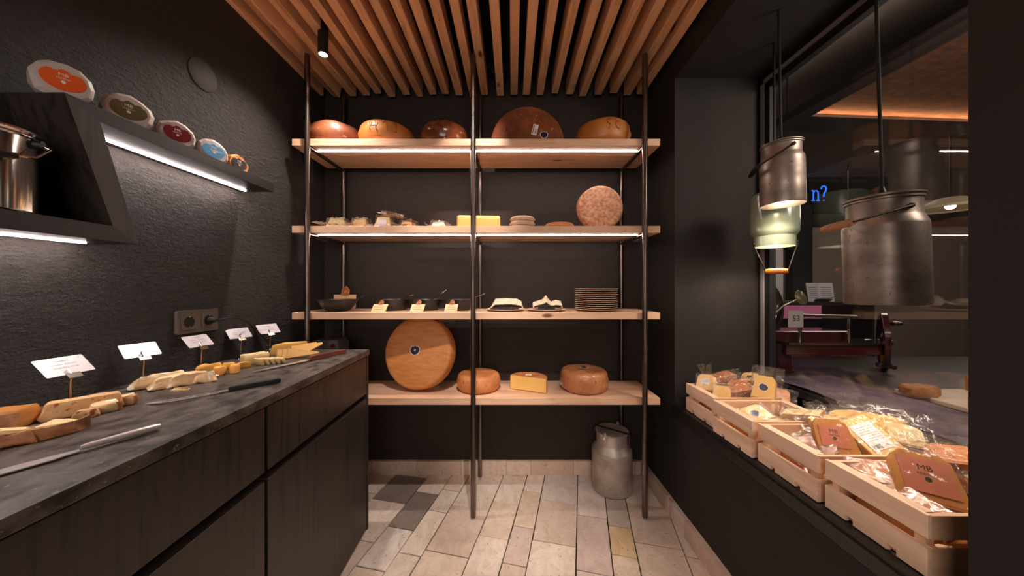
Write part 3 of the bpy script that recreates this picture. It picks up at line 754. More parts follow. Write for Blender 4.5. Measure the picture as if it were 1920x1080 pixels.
for s_ in (1, -1):
    q = d2*s_*(rl+.002); pp = d2*s_
    lg = MB().bar(q+Vector((0, 0, ch_*.90)), q+Vector((0, 0, ch_*1.05)), .012, .004, up=tuple(pp)).build('lug', M['alu'], t)
    MB().tube([q+pp*.001+Vector((0, 0, ch_*1.02)), q+pp*.012+Vector((0, 0, ch_*1.01)), q+pp*.028+Vector((0, 0, ch_*.96))], .006, 8).build('handle_end', M['alu'], t, True)

# ------------------------------------------------------------------ counter
CTR = Matrix.Translation((-.66, 0, 0)) @ Matrix.Rotation(math.atan(.031), 4, 'Z')
ZT = .895
def fx(y): return -.66-.031*y
b = MB(); b.prism([(WX+.001, -.45), (fx(-.45), -.45), (fx(1.557), 1.557), (WX+.001, 1.555)], ZT-.026, ZT, bevel=.0012)
tag(b.build('worktop', M['worktop']), 'dark mottled stone worktop along the left wall', 'worktop')
def cab(y0, y1, label, end=False):
    t = thing('base_cabinet', label, 'cabinet', mat=CTR.copy(), group='dark oak base cabinets')
    MB().box(-.50, -.045, y0+.001, y1-.001, .0, ZT-.0275).build('carcass', M['gap'], t)
    ye = y1-(.016 if end else .003)
    MB().box(-.044, -.012, y0+.003, ye-.002, .678, ZT-.034).bevel(.0008, 1).build('drawer_front', M['oak_z'], t)
    MB().box(-.044, -.012, y0+.003, ye-.002, .012, .652).bevel(.0008, 1).build('door_front', M['oak_z'], t)
    if end: MB().box(-.50, -.010, y1-.014, y1, 0, ZT-.0275).build('end_panel', M['oak_z'], t)
    return t
cab(.896, 1.568, 'dark oak base cabinet at the far end of the counter', True)
cab(.19, .892, 'dark oak base cabinet in the near half of the counter')
cab(-.44, .186, 'dark oak base cabinet nearest the camera')

# ------------------------------------------------------------------ wall shelf
ws = thing('wall_shelf', 'black oak floating wall shelf shaped like a step with slanting side', 'wall shelf', (0, 0, 0))
XF = -1.068
def slab(poly, name, mt='oak_y', x0=None):
    """poly in (y, z) extruded from the wall to the front"""
    b = MB(); vs0 = [Vector((WX+.0005, y, z)) for y, z in poly]; vs1 = [Vector((XF, y, z)) for y, z in poly]; n = len(poly)
    b.add(vs0+vs1, [tuple(range(n)), tuple(range(2*n-1, n-1, -1))]+[(i, (i+1) % n, n+(i+1) % n, n+i) for i in range(n)])
    return b.build(name, M[mt], ws)
A0, A1 = (.747, 1.667), (.812, 1.630)       # top outer / inner mitre
B0, B1 = (.838, 1.366), (.896, 1.325)       # bottom inner / outer mitre
up_ = slab([A0, (1.402, 1.667), (1.402, 1.630), A1], 'upper_board')
slab([A0, A1, B1, B0], 'slanted_side', 'oak_z')
lo_ = slab([B0, B1, (-.2, 1.325), (-.2, 1.366)], 'lower_board')
MB().box(-1.183, -1.176, .86, 1.385, 1.6275, 1.631).build('led_strip', M['led2'], up_)
MB().box(-1.183, -1.176, -.1, .865, 1.3225, 1.326).build('led_strip', M['led2'], lo_)

# wrapped wheels on the wall shelf
ZS = 1.6675
def wrapped(px, r, th, labname, label, yaw, seed, mt='paper', X=-1.150, lean=.06):
    Y = X*F/(px-960)
    n_ = Vector((math.cos(yaw), -math.sin(yaw), lean))
    t = thing('wrapped_cheese', label, 'packed cheese', mat=frame((X, Y, ZS+r+.001), n_, (0, 0, 1)) @ Matrix.Translation((0, 0, -th/2)), group='wrapped cheeses on the wall shelf')
    b = MB().lathe([(0, 0), (r*.8, 0), (r, .007), (r*1.0, th-.007), (r*.84, th), (0, th)], 13, Matrix.Rotation(seed, 4, 'Z'), amp=.004, nf=40, seed=seed)
    b.jitter(.003, 70, seed)
    b.build('wrapping' if mt == 'paper' else 'rind', M[mt], t)
    l = MB().prism(crest(r*.70, r*.56), 0, .0006).build('label', M['lab_'+labname], t, label=labname+' shield shaped label'); l.location = (0, .004, th+.0012)
    text_obj('MB', r*.24, M['ink_white'], l, Matrix.Translation((0, r*.22, .0008)))
    text_obj('REZENIA', r*.11, M['ink_white'], l, Matrix.Translation((0, r*.04, .0008)))
    MB().lathe([(0, .0007), (r*.075, .0007), (r*.075, .0011), (0, .0011)], 14, Matrix.Translation((0, -r*.13, 0))).build('print', M['ink_white'], l)
    return t
wrapped(117, .050, .048, 'orange', 'white wrapped cheese with an orange label, nearest on the wall shelf', .55, 1)
wrapped(238, .051, .046, 'olive', 'white wrapped cheese with an olive green label on the wall shelf', .55, 2)
wrapped(328, .049, .040, 'red', 'white wrapped cheese with a dark red label on the wall shelf', .45, 3)
wrapped(396, .048, .036, 'blue', 'white wrapped cheese with a light blue label on the wall shelf', .4, 4)
wrapped(443, .043, .032, 'night', 'orange rind cheese with a black label at the far end of the wall shelf', .22, 5, 'rind_orange')
# steel pot on the lower board
t = thing('steel_pot', 'steel lidded pot with black grips on the lower wall shelf board', 'pot', (-1.140, .672, 1.3665))
MB().lathe([(0, 0), (.066, 0), (.070, .004), (.070, .165), (.074, .168), (.072, .172), (.067, .170), (.067, .01), (0, .008)], 44).build('body', M['chrome'], t, True)
MB().lathe([(0, .172), (.074, .172), (.077, .176), (.074, .181), (.05, .186), (0, .190)], 44).build('lid', M['chrome'], t, True)
def ppt(a, z, r=.0745): return Vector((r*math.cos(a), r*math.sin(a), z))
MB().tube([ppt(.55, .158), ppt(.55, .150, .092), ppt(.15, .118, .096), ppt(-.15, .112, .098)], .003, 8).build('bail', M['chrome'], t, True)
MB().lathe([(0, 0), (.010, 0), (.010, .012), (0, .012)], 14, T(*ppt(.55, .158, .070), 0, PI/2, .55)).build('pivot', M['rubber'], t, True)
MB().tube([ppt(-.12, .112, .098), ppt(-.5, .108, .100), ppt(-.95, .108, .100)], [.006, .008, .006], 12).build('grip', M['rubber'], t, True)

# ------------------------------------------------------------------ wall fittings
c = on_x(380, 141, WX)
t = MB().lathe([(0, 0), (.058, 0), (.058, .003), (.055, .0045), (0, .0045)], 40, T(WX, c.y, c.z, 0, PI/2)).build('wall_cover', M['wall'], None, True)
tag(t, 'round cover plate painted dark high on the left wall', 'cover plate')
s0, s1 = on_x(325, 606, WX), on_x(405, 600, WX)
t = thing('wall_socket', 'double power socket with brown grey frame on the left wall', 'socket', mat=frame((WX+.0005, (s0.y+s1.y)/2, 1.073), (1, 0, 0), (0, 0, 1)))
wS = s1.y-s0.y
MB().prism(rot_rect(wS, .086, .006), 0, .010, bevel=.002).build('frame', M['socket'], t, True)
for sx_ in (-1, 1):
    c_ = sx_*wS*.235
    ins = MB().prism(rot_rect(.056, .056, .004), .010, .0125, Matrix.Translation((c_, 0, 0))).build('insert', M['socket'], t)
    MB().lathe([(.0205, .0130), (.0225, .0130), (.0225, .0122), (.0205, .0122)], 28, Matrix.Translation((c_, 0, 0))).build('ring', M['socket'], ins, True)
    MB().lathe([(0, .0128), (.0205, .0128), (.0205, .0122), (0, .0122)], 28, Matrix.Translation((c_, 0, 0))).build('well', M['rubber'], ins)
    for z in (-.019, .019): MB().box(c_-.003, c_+.003, z-.0015, z+.0015, .0128, .0150).build('contact', M['chrome'], ins)
t = thing('power_cable', 'black plug and cable in the right hand socket', 'cable', (WX, s0.y+wS*.735, 1.073))
MB().lathe([(0, 0), (.013, 0), (.012, .012), (.008, .018), (.007, .032), (0, .032)], 20, T(.0155, 0, 0, 0, PI/2)).build('plug', M['rubber'], t, True)
MB().tube([(.044, 0, 0), (.052, .03, .004), (.05, .09, .0), (.045, .15, -.03), (.04, .21, -.08), (.035, .27, -.13), (.03, .33, -.155), (.03, .36, -.19), (.03, .37, -.24)], .0028, 8).build('cord', M['rubber'], t, True)

# ------------------------------------------------------------------ card holders
def holder(px, py, yaw, label, X=-1.160, dz=0, sc=1.0, lines=3):
    Y = (H-ZT)*F/(py-CY); X = (px-960)/F*Y
    X = max(X, WX+.040)
    t = thing('card_holder', label, 'card holder', (X, Y, ZT+.0005), (0, 0, yaw), group='card holders on the worktop')
    MB().lathe([(0, 0), (.021, 0), (.020, .003), (.008, .008), (.0035, .014), (0, .014)], 24).build('base', M['chrome'], t, True)
    MB().tube([(0, 0, .012), (.001, 0, .04), (-.001, .002, .065), (.003, 0, .082)], .0026, 10).build('stem', M['brass'], t, True)
    cm = frame((.008, 0, .086), (.72, 0, .70), (-.70, 0, .72))      # card faces the room and up
    c_ = bpy.data.objects.new('clip', None)
    cb = MB().box(-.013, .013, -.011, .004, -.002, .0025, cm); cb.tube([cm @ Vector((-.004, .002, .003)), cm @ Vector((-.006, .016, .008)), cm @ Vector((-.002, .018, .006))], .0018, 6)
    cb.build('clip', M['chrome'], t)
    cd = MB().prism([(a, b_+.030) for a, b_ in rot_rect(.088*sc, .056*sc, .003)], 0, .0009, cm).build('card', M['lab_card'], t)
    for k, (w_, y_) in enumerate(((.026, .046), (.046, .035), (.056, .025))[:lines]):
        text_obj(('Schnittkäse', 'Hartkäse · Rohmilch', 'Schafmilch · würzig')[k], .0058, M['ink'], cd, cm @ Matrix.Translation((0, y_, .0011)))
    text_obj('G', .006, M['ink'], cd, cm @ Matrix.Translation((.034*sc, .051, .0011)))
    return t
holder(131, 766, .0, 'card on a chrome stand, nearest of five along the wall')
holder(268, 721, -.30, 'card on a chrome stand behind the soft white slices', sc=.95)
holder(377, 694, -.12, 'card on a chrome stand below the double socket', sc=.95)
holder(446, 672, -.38, 'card on a chrome stand behind the pale cheese block', sc=.95)
holder(506, 659, -.42, 'card on a chrome stand, farthest along the worktop', sc=1.0)

# ------------------------------------------------------------------ cheese on the worktop
def chunk(px, py, pts, h, mt, label, name='cheese_piece', yaw=0, amp=.003, nf=45, seed=None, group=None, taper=.86, crust=None, rx=0, ry=0, dz=0, sub=2, bev=.004):
    """pts is an outline in metres, px,py is the pixel of its middle on the worktop"""
    p = on_z(px, py, ZT); seed = seed if seed is not None else R.randint(1, 999)
    t = thing(name, label, 'cheese', (p.x, p.y, ZT+.0008+dz), (rx, ry, yaw), group=group)
    MB().prism(pts, 0, h, bevel=bev, taper=taper).sub(sub).jitter(amp, nf, seed).build('cheese', M[mt], t, True, angle=50)
    if crust:
        q = [pts[i] for i in crust[1]]; c0 = Vector((sum(a for a, b in pts)/len(pts), sum(b for a, b in pts)/len(pts)))
        out = [(c0.x+(a-c0.x)*1.06, c0.y+(b-c0.y)*1.06) for a, b in q]
        MB().prism(q+out[::-1], .001, h*.93).sub(2).jitter(amp, nf, seed).build('crust', M[crust[0]], t, True)
    return t
RC = rot_rect
ytop = 0
chunk(8, 803, [(-.05, -.03), (.035, -.03), (.04, .03), (-.04, .035)], .040, 'paste_deep', 'deep yellow cheese wedge cut off by the left edge', yaw=.5, amp=.002, crust=('crust', (0, 1)))
chunk(72, 822, [(-.055, -.02), (.045, -.018), (.06, .0), (.04, .022), (-.05, .02)], .026, 'paste_pale', 'crusted cheese piece beside the yellow wedge', yaw=.95, amp=.010, sub=3, crust=('crust', (0, 1, 2)))
chunk(14, 838, RC(.065, .026, .006), .024, 'crust', 'brown crusted cheese end nearest the left edge', yaw=.9, amp=.009, sub=3)
chunk(158, 774, RC(.125, .036, .006), .038, 'herb', 'long speckled cheese piece in front of the nearest card', yaw=.93, amp=.004, sub=3)
chunk(162, 783, RC(.042, .022, .005), .018, 'herb', 'small crumbly slice in front of the speckled cheese', yaw=.9, amp=.005)
chunk(197, 772, RC(.050, .028, .006), .022, 'brie', 'broken pale slice right of the small crumbly one', yaw=.9, amp=.006, crust=('crust', tuple(range(0, 6))))
chunk(229, 760, RC(.048, .028, .006), .024, 'brie', 'broken pale slice at the right end of the speckled group', yaw=.95, amp=.007, crust=('crust', tuple(range(0, 6))))
for i, (px, py, l_, ht, ww, mt, lab) in enumerate((
        (305, 722, .135, .036, .040, 'brie', 'left long creamy slice in the soft white cheese group'),
        (330, 724, .120, .033, .036, 'brie', 'second long creamy slice of the soft white group'),
        (357, 720, .115, .034, .036, 'brie', 'third creamy slice of the soft white group'),
        (384, 716, .060, .032, .034, 'brie', 'broken white chunk at the right of the soft group'),
        (340, 733, .045, .010, .012, 'brie', 'thin white sliver in front of the soft slices'),
        (395, 708, .045, .012, .020, 'brie', 'small white crumb beside the golden pieces'))):
    chunk(px, py, RC(l_, ww, .008), ht, mt, lab, yaw=.98 if l_ > .1 else .7, amp=.008, nf=42, seed=i+20, sub=3, taper=.7, group='soft white cheese slices')
for i, (px, py, l_, ww, ht, yw, lab) in enumerate((
        (392, 698, .075, .030, .022, 1.0, 'long golden piece at the back left of the golden group'),
        (412, 703, .038, .032, .022, .6, 'front golden cube in the golden group'),
        (440, 699, .034, .030, .022, .5, 'golden cube right of the front one'),
        (428, 692, .040, .020, .020, .9, 'golden piece behind the two cubes'),
        (456, 690, .040, .028, .018, .9, 'rounded golden piece at the right of the golden group'))):
    chunk(px, py, RC(l_, ww, .006), ht*1.25, 'paste_gold', lab, yaw=yw, amp=.006, seed=i+40, group='golden cheese pieces')
chunk(478, 680, RC(.085, .045, .003), .038, 'paste_pale', 'pale cheese block in front of the card stands', name='cheese_block', yaw=1.05, amp=.001, taper=.97)
for k in range(5):
    chunk(490+10*k, 684-1*k, RC(.042, .0065, .001), .030-.001*k, 'paste_pale', ('rearmost', 'second', 'middle', 'fourth', 'front')[k]+' leaning slice of the pale cheese block', name='cheese_slice', yaw=-.32, amp=.0006, taper=1.0, sub=0, bev=.001, rx=.42+.02*k, group='pale cheese slices')
def wedge_slice(px, py, l_, w_, th, yaw, rx, ry, lab, dz=0, name='cheese_slice', k=0):
    p = on_z(px, py, ZT)
    t = thing(name, lab, 'cheese', mat=T(p.x, p.y, ZT+.001+dz, rx, ry, yaw), group='yellow cheese slices')
    MB().prism([(-l_/2, -w_/2), (l_/2, -w_*.10), (l_/2, w_*.10), (-l_/2, w_/2)], 0, th, bevel=.0012).build('cheese', M['paste'], t)
    MB().prism([(-l_/2-.003, -w_/2), (-l_/2+.0002, -w_/2), (-l_/2+.0002, w_/2), (-l_/2-.003, w_/2)], 0.001, th-.001).build('rind', M['paste_deep'], t)
chunk(545, 661, [(-.085, -.035), (.055, -.03), (.075, .0), (-.02, .04)], .046, 'paste', 'large yellow cheese wedge at the back of the yellow slices', name='cheese_block', yaw=.75, amp=.0015, taper=.88)
for k, (px, py, l_, w_, th, yaw, rx, ry, dz, lab) in enumerate((
        (550, 671, .12, .040, .006, .25, 1.35, 0, .019, 'upright yellow slice left of three leaning on the wedge'),
        (560, 671, .12, .040, .006, .20, 1.30, 0, .019, 'upright yellow slice in the middle of three'),
        (570, 671, .125, .042, .008, .15, 1.25, 0, .020, 'upright yellow slice at the front of three'),
        (572, 668, .095, .046, .007, .45, 1.15, -.30, .040, 'yellow slice lying on top pointing to the shelf'),
        (584, 668, .095, .046, .007, .30, 1.10, -.36, .038, 'topmost yellow slice pointing right'))):
    wedge_slice(px, py, l_, w_, th, yaw, rx, ry, lab, dz)
# knives
def knife_frame(p0, p1, label, name='cheese_knife'):
    a, b_ = on_z(*p0, ZT), on_z(*p1, ZT); d = b_-a
    return thing(name, label, 'knife', mat=T(a.x, a.y, ZT+.001, 0, 0, math.atan2(d.y, d.x))), d.length
t, L = knife_frame((-60, 907), (302, 806), 'all steel cheese knife with flat blade at the left edge')
MB().prism([(0, .012), (0, -.014), (L*.36, -.013), (L*.42, -.008), (L*.50, -.006), (L*.50, .006), (L*.42, .009), (L*.2, .014)], .002, .0038, bevel=.0006).build('blade', M['knife_steel'], t)
MB().lathe([(0, 0), (.005, .001), (.0065, L*.06), (.0085, L*.3), (.0088, L*.46), (.0068, L*.495), (0, L*.5)], 14, T(L*.5, 0, .0078, 0, PI/2) @ Matrix.Scale(.8, 4, (1, 0, 0))).build('handle', M['knife_steel'], t, True)
t, L = knife_frame((272, 762), (526, 717), 'skeleton blade cheese knife with a black handle')
hb = MB()
for y in (-.0085, .0075): hb.box(L*.10, L*.50, y-.0022, y+.0022, .002, .0035)
for x in (.10, .20, .30, .40, .49): hb.box(L*x, L*x+.006, -.009, .008, .002, .0035)
hb.prism([(0, .010), (L*.10, -.010), (L*.11, .0095), (.01, .012)], .002, .0035)
hb.prism([(L*.49, -.009), (L*.58, -.004), (L*.58, .004), (L*.49, .008)], .002, .0045)
hb.build('blade', M['knife_steel'], t)
MB().prism([(L*.56, -.006), (L*.65, -.008), (L, -.0075), (L, .0065), (L*.65, .008), (L*.56, .006)], .001, .013, bevel=.003).build('handle', M['rubber'], t, True)
t, L = knife_frame((474, 700), (647, 662), 'long slicing knife with a reddish wooden handle', 'slicing_knife')
MB().prism([(0, -.002), (L*.1, -.010), (L*.52, -.016), (L*.55, -.010), (L*.55, .010), (.0, .002)], .004, .0054).build('blade', M['knife_steel'], t)
MB().prism([(L*.54, -.014), (L*.58, -.011), (L*.9, -.012), (L*.99, -.014), (L, .002), (L*.95, .009), (L*.54, .009)], .0, .018, bevel=.005).build('handle', M['handle_red'], t, True)

# ------------------------------------------------------------------ crates on the sill
ZI = .596
CRX = .30; CRY = .214; CRH = .132; BT = .009
def crate(x0, y0, label):
    t = thing('wooden_crate', label, 'crate', (x0, y0, ZI), (0, 0, R.uniform(-.006, .006)), group='wooden crates on the window sill')
    for side, x in (('f', 0), ('b', CRX-BT)):
        MB().box(x, x+BT, 0, CRY, .082, CRH).bevel(.0008, 1).build('slat', M['crate_y'], t)
        xr = BT+.0002 if side == 'f' else CRX-BT-.0192
        MB().box(xr, xr+.019, .011, CRY-.011, CRH-.014, CRH-.0005).build('top_rail', M['crate_y'], t)
        q = MB(); q.box(x, x+BT, 0, CRY, .017, .062)
        q.box(x, x+BT, 0, CRY*.25, 0.002, .0168); q.box(x, x+BT, CRY*.33, CRY*.67, 0.002, .0168); q.box(x, x+BT, CRY*.75, CRY, 0.002, .0168)
        q.build('slat', M['crate_y'], t)
    for y in (0.0005, CRY-.0105):
        MB().box(BT, CRX-BT, y, y+.010, .080, CRH-.002).build('end_board', M['crate_x'], t)
        MB().box(BT, CRX-BT, y, y+.010, .003, .064).build('end_board', M['crate_x'], t)
    for x in (BT+.0003, CRX-BT-.0183):
        for y in (.0108, CRY-.0288): MB().box(x, x+.018, y, y+.018, .003, CRH-.0145).build('corner_post', M['crate_z'], t)
    for k in range(5): MB().box(BT+.004+k*.053, BT+.052+k*.053, .011, CRY-.011, .002, .007).build('base_slat', M['crate_y'], t)
    return t
CR = [(.866, 1.345), (.849, 1.108), (.859, .880), (.863, .650)]
for (x, y), lab in zip(CR, ('light wooden crate farthest along the sill by the niche corner', 'light wooden crate second from the far end of the sill', 'light wooden crate third from the far end of the sill', 'light wooden crate nearest the camera on the sill')):
    crate(x, y, lab)

def pack(px, py, Z, w_, l_, th, n, up, label, mt='paste_deep', rind='rind_tan', lab=None, seed=1, flange=.022, bag='bag', shape='wedge', tail=.0, group='packed cheeses in the crates'):
    c = on_z(px, py, Z)
    if n[2] >= .8: c.x = max(c.x, .885+w_*.5+flange*.7)
    t = thing('packed_cheese', label, 'packed cheese', mat=frame(c, n, up) @ Matrix.Translation((0, 0, -th)), group=group)
    if shape == 'wedge': pts = [(-w_/2, -l_/2), (w_/2, -l_/2), (w_*.42, l_*.36), (w_*.28, l_/2), (-w_*.28, l_/2), (-w_*.42, l_*.36)]
    elif shape == 'tri': pts = [(-w_/2, -l_/2), (w_/2, -l_/2), (w_*.18, l_/2), (-w_*.18, l_/2)]
    else: pts = [(-w_/2, -l_/2), (w_/2, -l_/2), (w_/2, l_/2), (-w_/2, l_/2)]
    MB().prism(pts, 0, th, bevel=.003).sub(1).jitter(.0015, 24, seed).build('cheese', M[mt], t, True)
    MB().prism([(-w_/2-.001, -l_/2-.004), (w_/2+.001, -l_/2-.004), (w_/2, -l_/2+.001), (-w_/2, -l_/2+.001)], .0, th*.99).sub(1).jitter(.001, 30, seed).build('rind', M[rind], t, True)
    W, Lb = w_+2*flange, l_+2*flange+tail
    def fn(x, y):
        dx = max(0, abs(x)-w_*.5); y2 = y+tail/2; dy = max(0, abs(y2)-l_*.5); d = math.hypot(dx, dy)
        return max(th*.35, th*1.02-d*1.6)+.0025
    g = sheet(W, Lb, lambda x, y: fn(x, y), seed+50, .0045, 30)
    for v in g.b.verts: v.co.y += tail/2
    g.build('bag', M[bag], t, True)
    if tail or seed % 3 == 1:
        fw_, fh_ = w_*.75, .045+.012*(seed % 3)
        fm = Matrix.Translation((0, l_/2+.004, th*.5)) @ Matrix.Rotation(.75+.15*(seed % 4), 4, 'X') @ Matrix.Translation((0, fh_/2, 0))
        f_ = sheet(fw_, fh_, lambda x, y: .010*math.sin(x*160)*(y/fh_+.5), seed+9, .006, 18)
        for v in f_.b.verts:
            k_ = 1-.35*(.5-v.co.y/fh_); v.co.x *= k_; v.co = fm @ v.co
        f_.build('bag_end', M['bag'], t, True)
    if lab:
        kind, lw, lh, rot = lab[0], lab[1], lab[2], lab[3]
        lm = Matrix.Translation((0, 0, th+.0012)) @ Matrix.Rotation(rot, 4, 'Z')
        if kind == 'mb':
            l = MB().prism(rot_rect(lw, lh, .003), 0, .0005).build('label', M['lab_salmon'], t, label='salmon coloured label'); l.matrix_local = lm
            text_obj('MB', lh*.24, M['ink'], l, Matrix.Translation((0, lh*.22, .0007)))
            text_obj('REZENIA', lh*.10, M['ink'], l, Matrix.Translation((0, lh*.04, .0007)))
            MB().lathe([(0, .0006), (lh*.07, .0006), (lh*.07, .001), (0, .001)], 14, Matrix.Translation((0, -lh*.10, 0))).build('print', M['ink'], l)
        elif kind == 'info':
            l = MB().prism(rot_rect(lw, lh), 0, .0005).build('label', M['lab_white'], t, label='white printed label'); l.matrix_local = lm
            b = MB()
            for k in range(7):
                y = lh*(.36-.085*k); x = -lw*.42
                while x < lw*.40:
                    d = R.uniform(.04, .16)*lw; b.box(x, min(x+d, lw*.42), y-.0004, y+.0004, .0005, .0007); x += d+lw*.03
            b.build('print_line', M['ink'], l)
            b = MB(); x = -lw*.40
            while x < 0: d = R.uniform(.0006, .0018); b.box(x, x+d, -lh*.45, -lh*.30, .0005, .0007); x += d+R.uniform(.0005, .0014)
            b.build('barcode', M['ink'], l)
            text_obj('2,45', lh*.09, M['ink'], l, Matrix.Translation((lw*.22, -lh*.38, .0008)))
        else:
            l = MB().prism(crest(lw, lh), 0, .0005).build('label', M['lab_white'], t); l.matrix_local = lm
            MB().prism(crest(lw*.9, lh*.9), .0005, .0009).build('print', M['lab_navy'], l)
    return t
UP = (0, 1, .6)
# crate 1 (far)
pack(1322, 716, .752, .085, .080, .035, (-.75, -.45, .6), (0, .2, 1), 'packed cheese with a white label at the far left of the farthest crate', 'paste', lab=('info', .035, .030, .2), seed=1, flange=.015)
pack(1352, 702, .765, .110, .050, .030, (-.3, -.2, 1), (0, 1, .3), 'flat packed cheese lying at the back of the farthest crate', 'rind_tan', seed=2, flange=.025)
pack(1352, 735, .735, .070, .060, .035, (-.6, -.5, .5), (.2, .3, 1), 'packed cheese with a dark rind end inside the farthest crate', 'paste', 'crust', seed=3, flange=.02)
pack(1385, 722, .745, .100, .070, .030, (-.4, -.3, .8), (.2, .8, .4), 'crumpled pack of cheese in the middle of the farthest crate', 'rind_tan', seed=4, flange=.028)
pack(1405, 706, .762, .080, .060, .030, (-.5, -.2, .8), (.6, .6, .5), 'packed cheese with a dark sticker behind the upright wedge', 'paste', lab=('crest', .012, .010, 0), seed=5)
pack(1432, 726, .762, .085, .105, .034, (-.75, -.55, .55), (.25, .2, 1), 'upright yellow packed wedge with a blue label in the farthest crate', 'paste', lab=('crest', .018, .018, -.5), seed=6, flange=.016, tail=.035)
pack(1462, 738, .740, .075, .060, .035, (-.3, -.5, .8), (.5, .5, .3), 'film wrapped rind piece beside the upright wedge', 'rind_tan', seed=7, flange=.022)
# crate 2
pack(1412, 775, .712, .100, .075, .030, (-.4, -.45, 1), (-.1, 1, .5), 'yellow packed wedge with a blue label lying in the second crate', 'paste', lab=('crest', .017, .017, .3), seed=8, flange=.014)
pack(1462, 795, .700, .080, .070, .035, (-.3, -.3, 1), (.3, 1, .3), 'packed cheese half hidden low in the second crate', 'paste', seed=9)
pack(1480, 783, .720, .060, .075, .030, (-.5, -.4, .8), (.5, .6, .6), 'orange packed cheese under loose film in the second crate', 'paste_deep', seed=10, flange=.025)
pack(1503, 772, .752, .045, .110, .032, (-.4, .1, 1), (-.6, .9, .1), 'long brown rinded cheese pack across the second crate', 'paste_pale', 'crust', seed=11, shape='box', flange=.02)
# crate 3
pack(1475, 835, .705, .080, .080, .030, (-.4, -.3, .8), (0, 1, .3), 'crumpled film pack at the far end of the third crate', 'rind_tan', seed=12, flange=.028)
pack(1512, 842, .700, .090, .060, .03, (-.5, -.3, .8), (.6, .5, .4), 'brown rind pack low behind the front slat of the third crate', 'rind_tan', seed=13)
pack(1564, 818, .742, .098, .105, .034, (-.42, -.78, .55), (.08, .45, .9), 'packed cheese with a salmon label in the third crate', 'paste_deep', 'crust', lab=('mb', .066, .064, -.12), seed=14, flange=.010, bag='bag_tight')
pack(1634, 818, .752, .090, .120, .026, (-.25, -.62, .75), (-.22, .75, .6), 'yellow packed wedge with a white printed label in the third crate', 'paste', lab=('info', .062, .078, -.05), seed=15, flange=.012, bag='bag_tight', shape='box')
pack(1548, 788, .752, .090, .060, .03, (-.2, -.2, 1), (.3, 1, .2), 'packed cheese at the window side of the third crate', 'paste', seed=16, flange=.03, tail=.02)
pack(1600, 780, .760, .130, .060, .030, (-.2, -.3, 1), (.3, 1, .3), 'long yellow pack behind the labelled ones in the third crate', 'paste', seed=17, flange=.030, tail=.02)
pack(1662, 793, .770, .110, .065, .030, (-.2, -.5, .9), (.3, .7, .5), 'yellow pack with loose film between the two nearest crates', 'paste', seed=18, flange=.030, tail=.03)
# crate 4
pack(1700, 815, .765, .080, .060, .034, (-.4, -.7, .7), (.4, .5, .7), 'pale yellow packed end piece at the window side of the nearest crate', 'paste_pale', 'crust', seed=19, flange=.026, tail=.03)
pack(1612, 882, .722, .120, .070, .030, (-.3, -.2, 1), (.6, .8, .2), 'film covered brown pack at the far end of the nearest crate', 'rind_tan', seed=20, flange=.018)
pack(1738, 893, .742, .120, .118, .036, (-.34, -.66, .72), (.42, .66, .55), 'large packed cheese with a salmon label in the nearest crate', 'paste_deep', 'crust', lab=('mb', .088, .082, 0), seed=21, flange=.014, bag='bag_tight', tail=.02)
pack(1700, 935, .700, .060, .150, .030, (-.5, -.1, .9), (0, 1, .0), 'long film wrapped brown pack along the front slat of the nearest crate', 'rind_tan', seed=22, flange=.012, shape='box')
pack(1790, 850, .770, .100, .060, .030, (-.3, -.3, 1), (.4, .8, .5), 'pack under loose clear film at the near window corner', 'rind_tan', seed=23, flange=.032, tail=.02)
# the fills below
for i, (x, y) in enumerate(CR):
    for j in range(2):
        c0 = (x+.09+.12*j, y+.107, ZI+.008)
        t = thing('packed_cheese', 'packed cheese lying at the bottom of the %s crate, %s side' % (('farthest', 'second', 'third', 'nearest')[i], ('room', 'window')[j]), 'packed cheese', c0, (0, 0, R.uniform(-.2, .2)), group='packed cheeses in the crates')
        MB().prism(rot_rect(.09, .15, .01), 0, .045, bevel=.005).build('cheese', M['paste_deep' if (i+j) % 2 else 'rind_tan'], t, True)
        sheet(.105, .165, lambda a, b_: .047, i*3+j, .003, 12).build('bag', M['bag_tight'], t, True)

# ------------------------------------------------------------------ window
wn = bpy.data.objects.new('window_1', None); COL.objects.link(wn); struct(wn, 'shop window in the niche looking into the next room')
q = MB(); q.box(GX-.025, GX+.02, 1.627, NY1, .595, 2.295); q.box(GX-.012, GX+.02, 1.578, 1.6085, .595, 2.25); q.box(GX-.012, GX+.02, NY0, 1.61, 2.215, 2.250); q.box(GX-.025, GX+.02, NY0, NY1, 2.268, 2.295)
q.box(GX-.012, GX+.02, NY0, 1.61, .5955, .615); q.build('window_frame', M['black'], wn)
q = MB(); q.box(GX-.020, GX+.015, 1.609, 1.6265, .5955, 2.268); q.box(GX-.020, GX+.015, NY0, 1.6265, 2.2505, 2.2675); q.build('metal_edge', M['frame_alu'], wn)
q = MB(); q.box(GX+.002, GX+.006, NY0+.001, 1.60, .61, 2.235); q.build('window_pane', glass_pane('window_glass'), wn)

